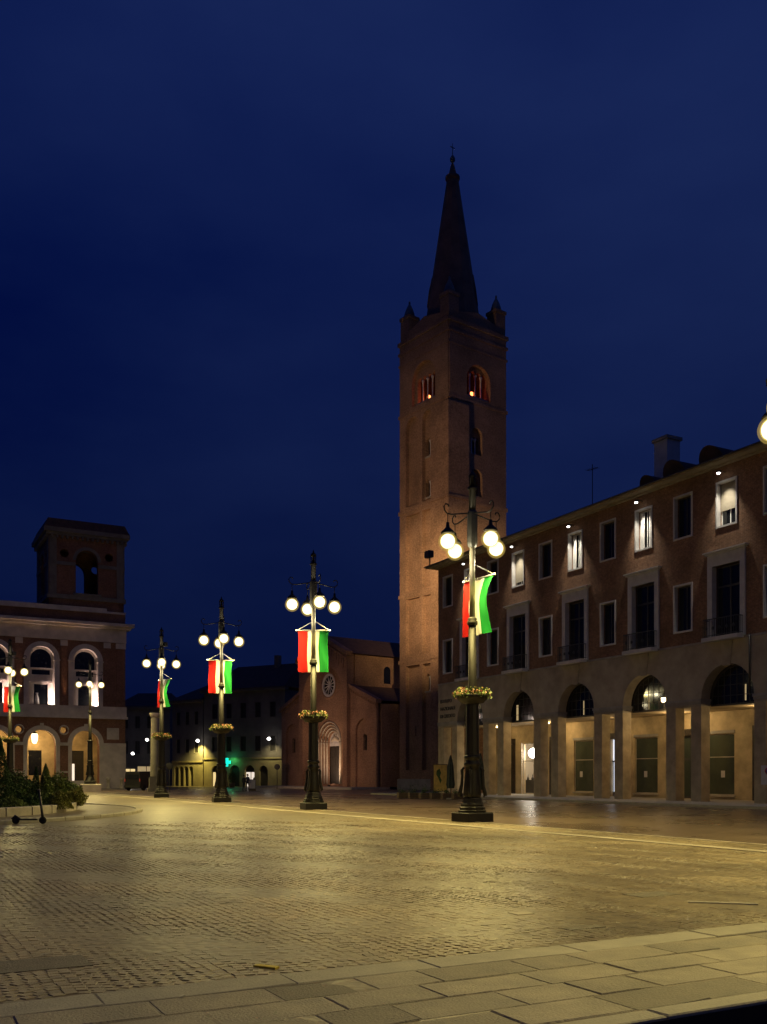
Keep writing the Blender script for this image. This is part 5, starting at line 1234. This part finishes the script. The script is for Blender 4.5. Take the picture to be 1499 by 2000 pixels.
standing('person in dark clothes standing by the pharmacy doorway, shorter of the pair', 476.5, 97.5, R(150), M['cloth_d'], 0.95)
standing('taller person in dark clothes beside the pharmacy doorway', 483.5, 98.3, R(165), M['cloth_b'], 1.0)
standing('person in dark clothes standing at the corner of the palazzo', 246, 108, R(120), M['cloth_d'], 1.0)
# seated person on the border stones, legs stretched out
sa_ = math.atan2(8.6 - GC[1], 50.0 - GC[0])
seat = gpt(12.35, sa_, 0.0); outd = gpt(13.35, sa_, 0.0) - seat
J = {'pelvis': ((0, 0, 0.54), 0.14), 'waist': ((0, 0.03, 0.70), 0.13), 'chest': ((0, 0.0, 0.93), 0.15), 'neck0': ((0, -0.03, 1.07), 0.075), 'neck': ((0, -0.05, 1.14), 0.055),
     'shl': ((-0.17, -0.01, 1.02), 0.07), 'ell': ((-0.24, -0.08, 0.78), 0.048), 'wrl': ((-0.14, -0.30, 0.66), 0.036), 'hal': ((-0.11, -0.38, 0.65), 0.034),
     'shr': ((0.17, -0.01, 1.02), 0.07), 'elr': ((0.24, -0.08, 0.78), 0.048), 'wrr': ((0.14, -0.30, 0.66), 0.036), 'har': ((0.10, -0.38, 0.65), 0.034),
     'hil': ((-0.10, -0.10, 0.53), 0.095), 'knl': ((-0.13, -0.50, 0.56), 0.068), 'anl': ((-0.14, -0.80, 0.20), 0.046),
     'hir': ((0.10, -0.10, 0.53), 0.095), 'knr': ((0.14, -0.48, 0.50), 0.068), 'anr': ((0.17, -0.88, 0.19), 0.046)}
L_ = [('pelvis', 'waist'), ('waist', 'chest'), ('chest', 'neck0'), ('neck0', 'neck'), ('chest', 'shl'), ('shl', 'ell'), ('ell', 'wrl'), ('wrl', 'hal'), ('chest', 'shr'), ('shr', 'elr'), ('elr', 'wrr'), ('wrr', 'har'),
      ('pelvis', 'hil'), ('hil', 'knl'), ('knl', 'anl'), ('pelvis', 'hir'), ('hir', 'knr'), ('knr', 'anr')]
sh_ = []
for (x, y) in ((-0.14, -0.80), (0.17, -0.88)):
    m_ = MB().bands([[(x + a * w, yy, z) for a, z in ((-1, 0.105), (1, 0.105), (0.8, zt_), (-0.8, zt_))] for yy, w, zt_ in ((y + 0.08, 0.045, 0.22), (y - 0.05, 0.05, 0.21), (y - 0.15, 0.052, 0.17), (y - 0.23, 0.035, 0.13))]); sh_.append(('shoe', m_, M['shoe']))
figure('person', 'person in jeans and black shoes seated on the stone border behind a shrub', seat, math.atan2(outd.y, outd.x) + PI / 2, J, L_, M['jeans'], ((0, -0.07, 1.25), 0.095), extra=sh_)

# ------------------------------------------------------------------ van, planters, poster, parasols, sign
vp = at_px(280, 103); vn = thing('parked_van', 'dark van parked at the mouth of the side street', 'van', vp, R(-14))
def ring_(y, w, z0, z1, zt_): return [(-w, y, z0), (w, y, z0), (w, y, z1), (w * 0.86, y, zt_), (-w * 0.86, y, zt_), (-w, y, z1)]
obj('body', MB().bands([ring_(-2.4, 0.93, 0.32, 1.1, 1.95), ring_(-2.3, 0.97, 0.28, 1.15, 2.02), ring_(1.2, 0.97, 0.28, 1.15, 2.05), ring_(1.9, 0.95, 0.28, 1.05, 1.25), ring_(2.4, 0.88, 0.35, 0.85, 1.0)]), M['black'], vn)
for (y, nm) in ((-1.6, 0), (1.55, 1)):
    for s_ in (-1, 1):
        tmp = MB().lathe([(0.16, -0.1), (0.33, -0.1), (0.34, 0.0), (0.33, 0.1), (0.16, 0.1)], 16); tmp.v = [(s_ * 0.88 + c, y + a, 0.33 + b_) for a, b_, c in tmp.v]; obj('wheel', tmp, M['rubber'], vn)
obj('rear_window', MB().add([(-0.75, -2.425, 1.2), (0.75, -2.425, 1.2), (0.70, -2.395, 1.8), (-0.70, -2.395, 1.8)], [(0, 1, 2, 3)]).box(-0.75, 0.75, -2.41, -2.40, 1.2, 1.21), M['glass'], vn)
obj('windscreen', MB().add([(-0.80, 1.23, 1.95), (0.80, 1.23, 1.95), (0.86, 1.85, 1.32), (-0.86, 1.85, 1.32)], [(0, 1, 2, 3)]), M['glass'], vn)
for s_ in (-1, 1):
    obj('tail_light', MB().box(s_ * 0.86 - 0.05, s_ * 0.86 + 0.05, -2.43, -2.39, 0.95, 1.25), M['signred'], vn)
    obj('headlight', MB().box(s_ * 0.65 - 0.12, s_ * 0.65 + 0.12, 2.38, 2.42, 0.65, 0.85), M['signwhite'], vn)
obj('bumper', MB().box(-0.92, 0.92, -2.50, -2.401, 0.35, 0.55), M['rubber'], vn)
# timber planters in a row before the tower
pnames = ['planter farthest from the arcade', 'second planter from the church end', 'third planter from the church end', 'fourth planter from the church end', 'fifth planter, before the ochre poster', 'last planter, beside the closed parasol']
for i in range(6):
    px = 786 + 21.5 * i; p = at_px(px, 67.5 + (-0.6) * i)
    t_ = thing('planter_box', 'low timber ' + pnames[i], 'planter', p, TH - PI / 2 + R(75), 'timber planters before the bell tower')
    b_ = MB()
    for z in (0.04, 0.17, 0.30): b_.plate([(-0.34, z), (0.34, z), (0.34, z + 0.11), (-0.34, z + 0.11)], (), -0.30, -0.27); b_.plate([(-0.34, z), (0.34, z), (0.34, z + 0.11), (-0.34, z + 0.11)], (), 0.27, 0.30); b_.box(-0.34, -0.31, -0.269, 0.269, z, z + 0.11); b_.box(0.31, 0.34, -0.269, 0.269, z, z + 0.11)
    obj('boards', b_, M['crate'], t_); obj('soil', MB().box(-0.30, 0.30, -0.26, 0.26, 0.02, 0.36), M['soil'], t_)
    obj('leaves', leafcloud(160, lambda k: (rng.normal(0, 0.17), rng.normal(0, 0.14), 0.36 + abs(rng.normal(0, 0.28 if i in (1, 2) else 0.15))), 0.05), M['leaf_d'], t_)
pp = at_px(860, 66.5); t_ = thing('poster_board', 'tall ochre poster board on feet before the tower', 'poster board', pp, R(-10))
obj('board', MB().box(-0.46, 0.46, -0.02, 0.02, 0.55, 2.35), M['poster'], t_)
obj('frame', MB().plate(rect(-0.50, 0.50, 0.50, 2.40), [rect(-0.46, 0.46, 0.55, 2.35)], -0.035, 0.035), M['crate'], t_)
obj('print', MB().plate([(-0.25, 1.95), (-0.05, 2.1), (0.06, 1.8), (-0.02, 1.55), (0.1, 1.3), (0.0, 1.05), (-0.12, 1.4), (-0.28, 1.7)], (), -0.026, -0.021), M['leaf_d'], t_)
for s_ in (-1, 1): obj('leg', MB().box(s_ * 0.45 - 0.03, s_ * 0.45 + 0.03, -0.25, 0.25, 0.0, 0.06).box(s_ * 0.45 - 0.03, s_ * 0.45 + 0.03, -0.03, 0.03, 0.061, 0.499), M['crate'], t_)
def parasol(px, Y, label):
    t_ = thing('closed_parasol', label, 'parasol', at_px(px, Y), 0, 'closed parasols by the arcade')
    obj('pole', MB().tube([(0, 0, 0.1), (0, 0, 3.0)], 0.03, 8), M['iron_box'], t_); obj('base', MB().cbox(-0.3, 0.3, -0.3, 0.3, 0.0, 0.1, 0.02), M['greystone'], t_)
    loops = []
    for z, q in ((0.75, 0.20), (1.0, 0.24), (1.6, 0.20), (2.2, 0.17), (2.7, 0.10), (2.98, 0.03)):
        loops.append([(q * (1 + 0.3 * (k % 2)) * math.cos(2 * PI * k / 16), q * (1 + 0.3 * (k % 2)) * math.sin(2 * PI * k / 16), z) for k in range(16)])
    obj('canopy', MB().bands(loops), M['canvas'], t_)
parasol(880, 65.0, 'closed dark parasol beside the ochre poster board')
parasol(938, 58.5, 'closed dark parasol just past the largest lamp post')
# parking sign at the last pier
sg = at_px(1499, 49.6); t_ = thing('parking_sign', 'white no parking sign with red ring beside a pier', 'sign', sg, R(-20))
obj('post', MB().tube([(0.08, 0.06, 0.0), (0.08, 0.06, 2.6)], 0.03, 8), M['greystone'], t_)
obj('board', MB().box(-0.30, 0.40, -0.02, 0.02, 1.15, 2.15), M['signwhite'], t_)
tmp = MB().lathe([(0.20, 0), (0.20, 0.012)], 20); tmp.v = [(0.08 + x, -0.021 - z, 1.86 + y) for x, y, z in tmp.v]; obj('red_disc', tmp, M['signred'], t_)
tmp = MB().lathe([(0.145, 0), (0.145, 0.012)], 20); tmp.v = [(0.08 + x, -0.034 - z, 1.86 + y) for x, y, z in tmp.v]; obj('blue_disc', tmp, M['signblue'], t_)


# projectors added on the lamp posts to light the tower and the church
def added_projector(u, v, z, tgt, watts, col, size):
    p = P(u, v, z); d_ = (tgt - p).normalized(); yaw = math.atan2(d_.y, d_.x) - PI / 2
    t_ = thing('added_projector', 'added box shaped floodlight clamped to %s' % ('the lamp post by the grey stone column' if u < 75 else 'the lamp post that rises behind the shrubs'), 'floodlight', p, yaw)
    obj('housing', MB().cbox(-0.2, 0.2, 0.1, 0.42, -0.14, 0.16, 0.03), M['iron_box'], t_); obj('added_clamp', MB().tube([(0, -0.05, -0.1), (0, 0.1, 0.0), (0, 0.2, 0.0)], 0.03, 6), M['iron'], t_)
    obj('added_glass_front', MB().box(-0.17, 0.17, 0.421, 0.43, -0.11, 0.12), M['glass'], t_)
    light('added_beam', 'SPOT', p + d_ * 0.6, watts, col, None, 0.12, size, 1.0, aim=d_)
added_projector(69.5, 18.8, 11.25, C0 + TD * 1.0 + TN * 2.5 + Vector((0, 0, 29)), TOWER_P, (1.0, 0.62, 0.33), R(50))
added_projector(80.4, 9.7, 11.25, NC - CX * 3.0 + Vector((0, 0, 5)), CHURCH_P, (1.0, 0.60, 0.38), R(30))

# small things along the far street
def sign_post(px, Y, label, top):
    t_ = thing('traffic_sign', label, 'traffic sign', at_px(px, Y), 0.2)
    obj('post', MB().tube([(0, 0, 0), (0, 0, top)], 0.04, 8), M['iron_box'], t_)
    tmp = MB().lathe([(0.32, 0), (0.34, 0.01), (0.32, 0.02)], 18); tmp.v = [(x, -0.045 - z, top - 0.3 + y) for x, y, z in tmp.v]; obj('disc', tmp, M['frame'], t_)
sign_post(541, 112, 'round traffic sign on a post beside the church steps', 2.9)
sign_post(331, 92, 'round traffic sign on a post beside the fourth lamp post', 2.8)
t_ = thing('potted_tree', 'clipped dark potted tree before the corner house', 'potted tree', at_px(453, 127))
obj('pot', MB().lathe([(0.3, 0), (0.42, 0.55), (0.38, 0.55), (0.3, 0.5)], 12), M['crate'], t_)
obj('leaves', leafcloud(900, lambda k: tuple(np.array((0, 0, 1.35)) + (lambda v: v / np.linalg.norm(v) * rng.uniform(0.5, 1.0))(rng.normal(size=3)) * np.array((0.55, 0.55, 0.8))), 0.07), M['leaf_d'], t_)
t_ = thing('notice_stand', 'white notice stand beside the two standing people', 'notice stand', at_px(492.5, 99))
obj('board', MB().box(-0.32, 0.32, -0.03, 0.03, 0.25, 1.15), M['signwhite'], t_); obj('frame', MB().box(-0.36, 0.36, 0.031, 0.06, 0.0, 1.2), M['crate'], t_)

# fallen leaves and scraps on the square
lt = MB()
for k in range(70):
    u = rng.uniform(5.2, 24); v = rng.uniform(-6, 16); q = rng.uniform(0.012, 0.035); a = rng.uniform(0, 6.28)
    pts = [P(u, v) + Vector((q * math.cos(a + b_) * (1 if j % 2 else 1.8), q * math.sin(a + b_) * (1 if j % 2 else 1.8), 0.012 + 0.008 * (j % 2))) for j, b_ in enumerate((0, 1.4, 3.0, 4.5))]
    lt.add(pts, [(0, 1, 2, 3)])
lo_ = obj('litter', lt, M['paintwhite']); lo_['kind'] = 'stuff'
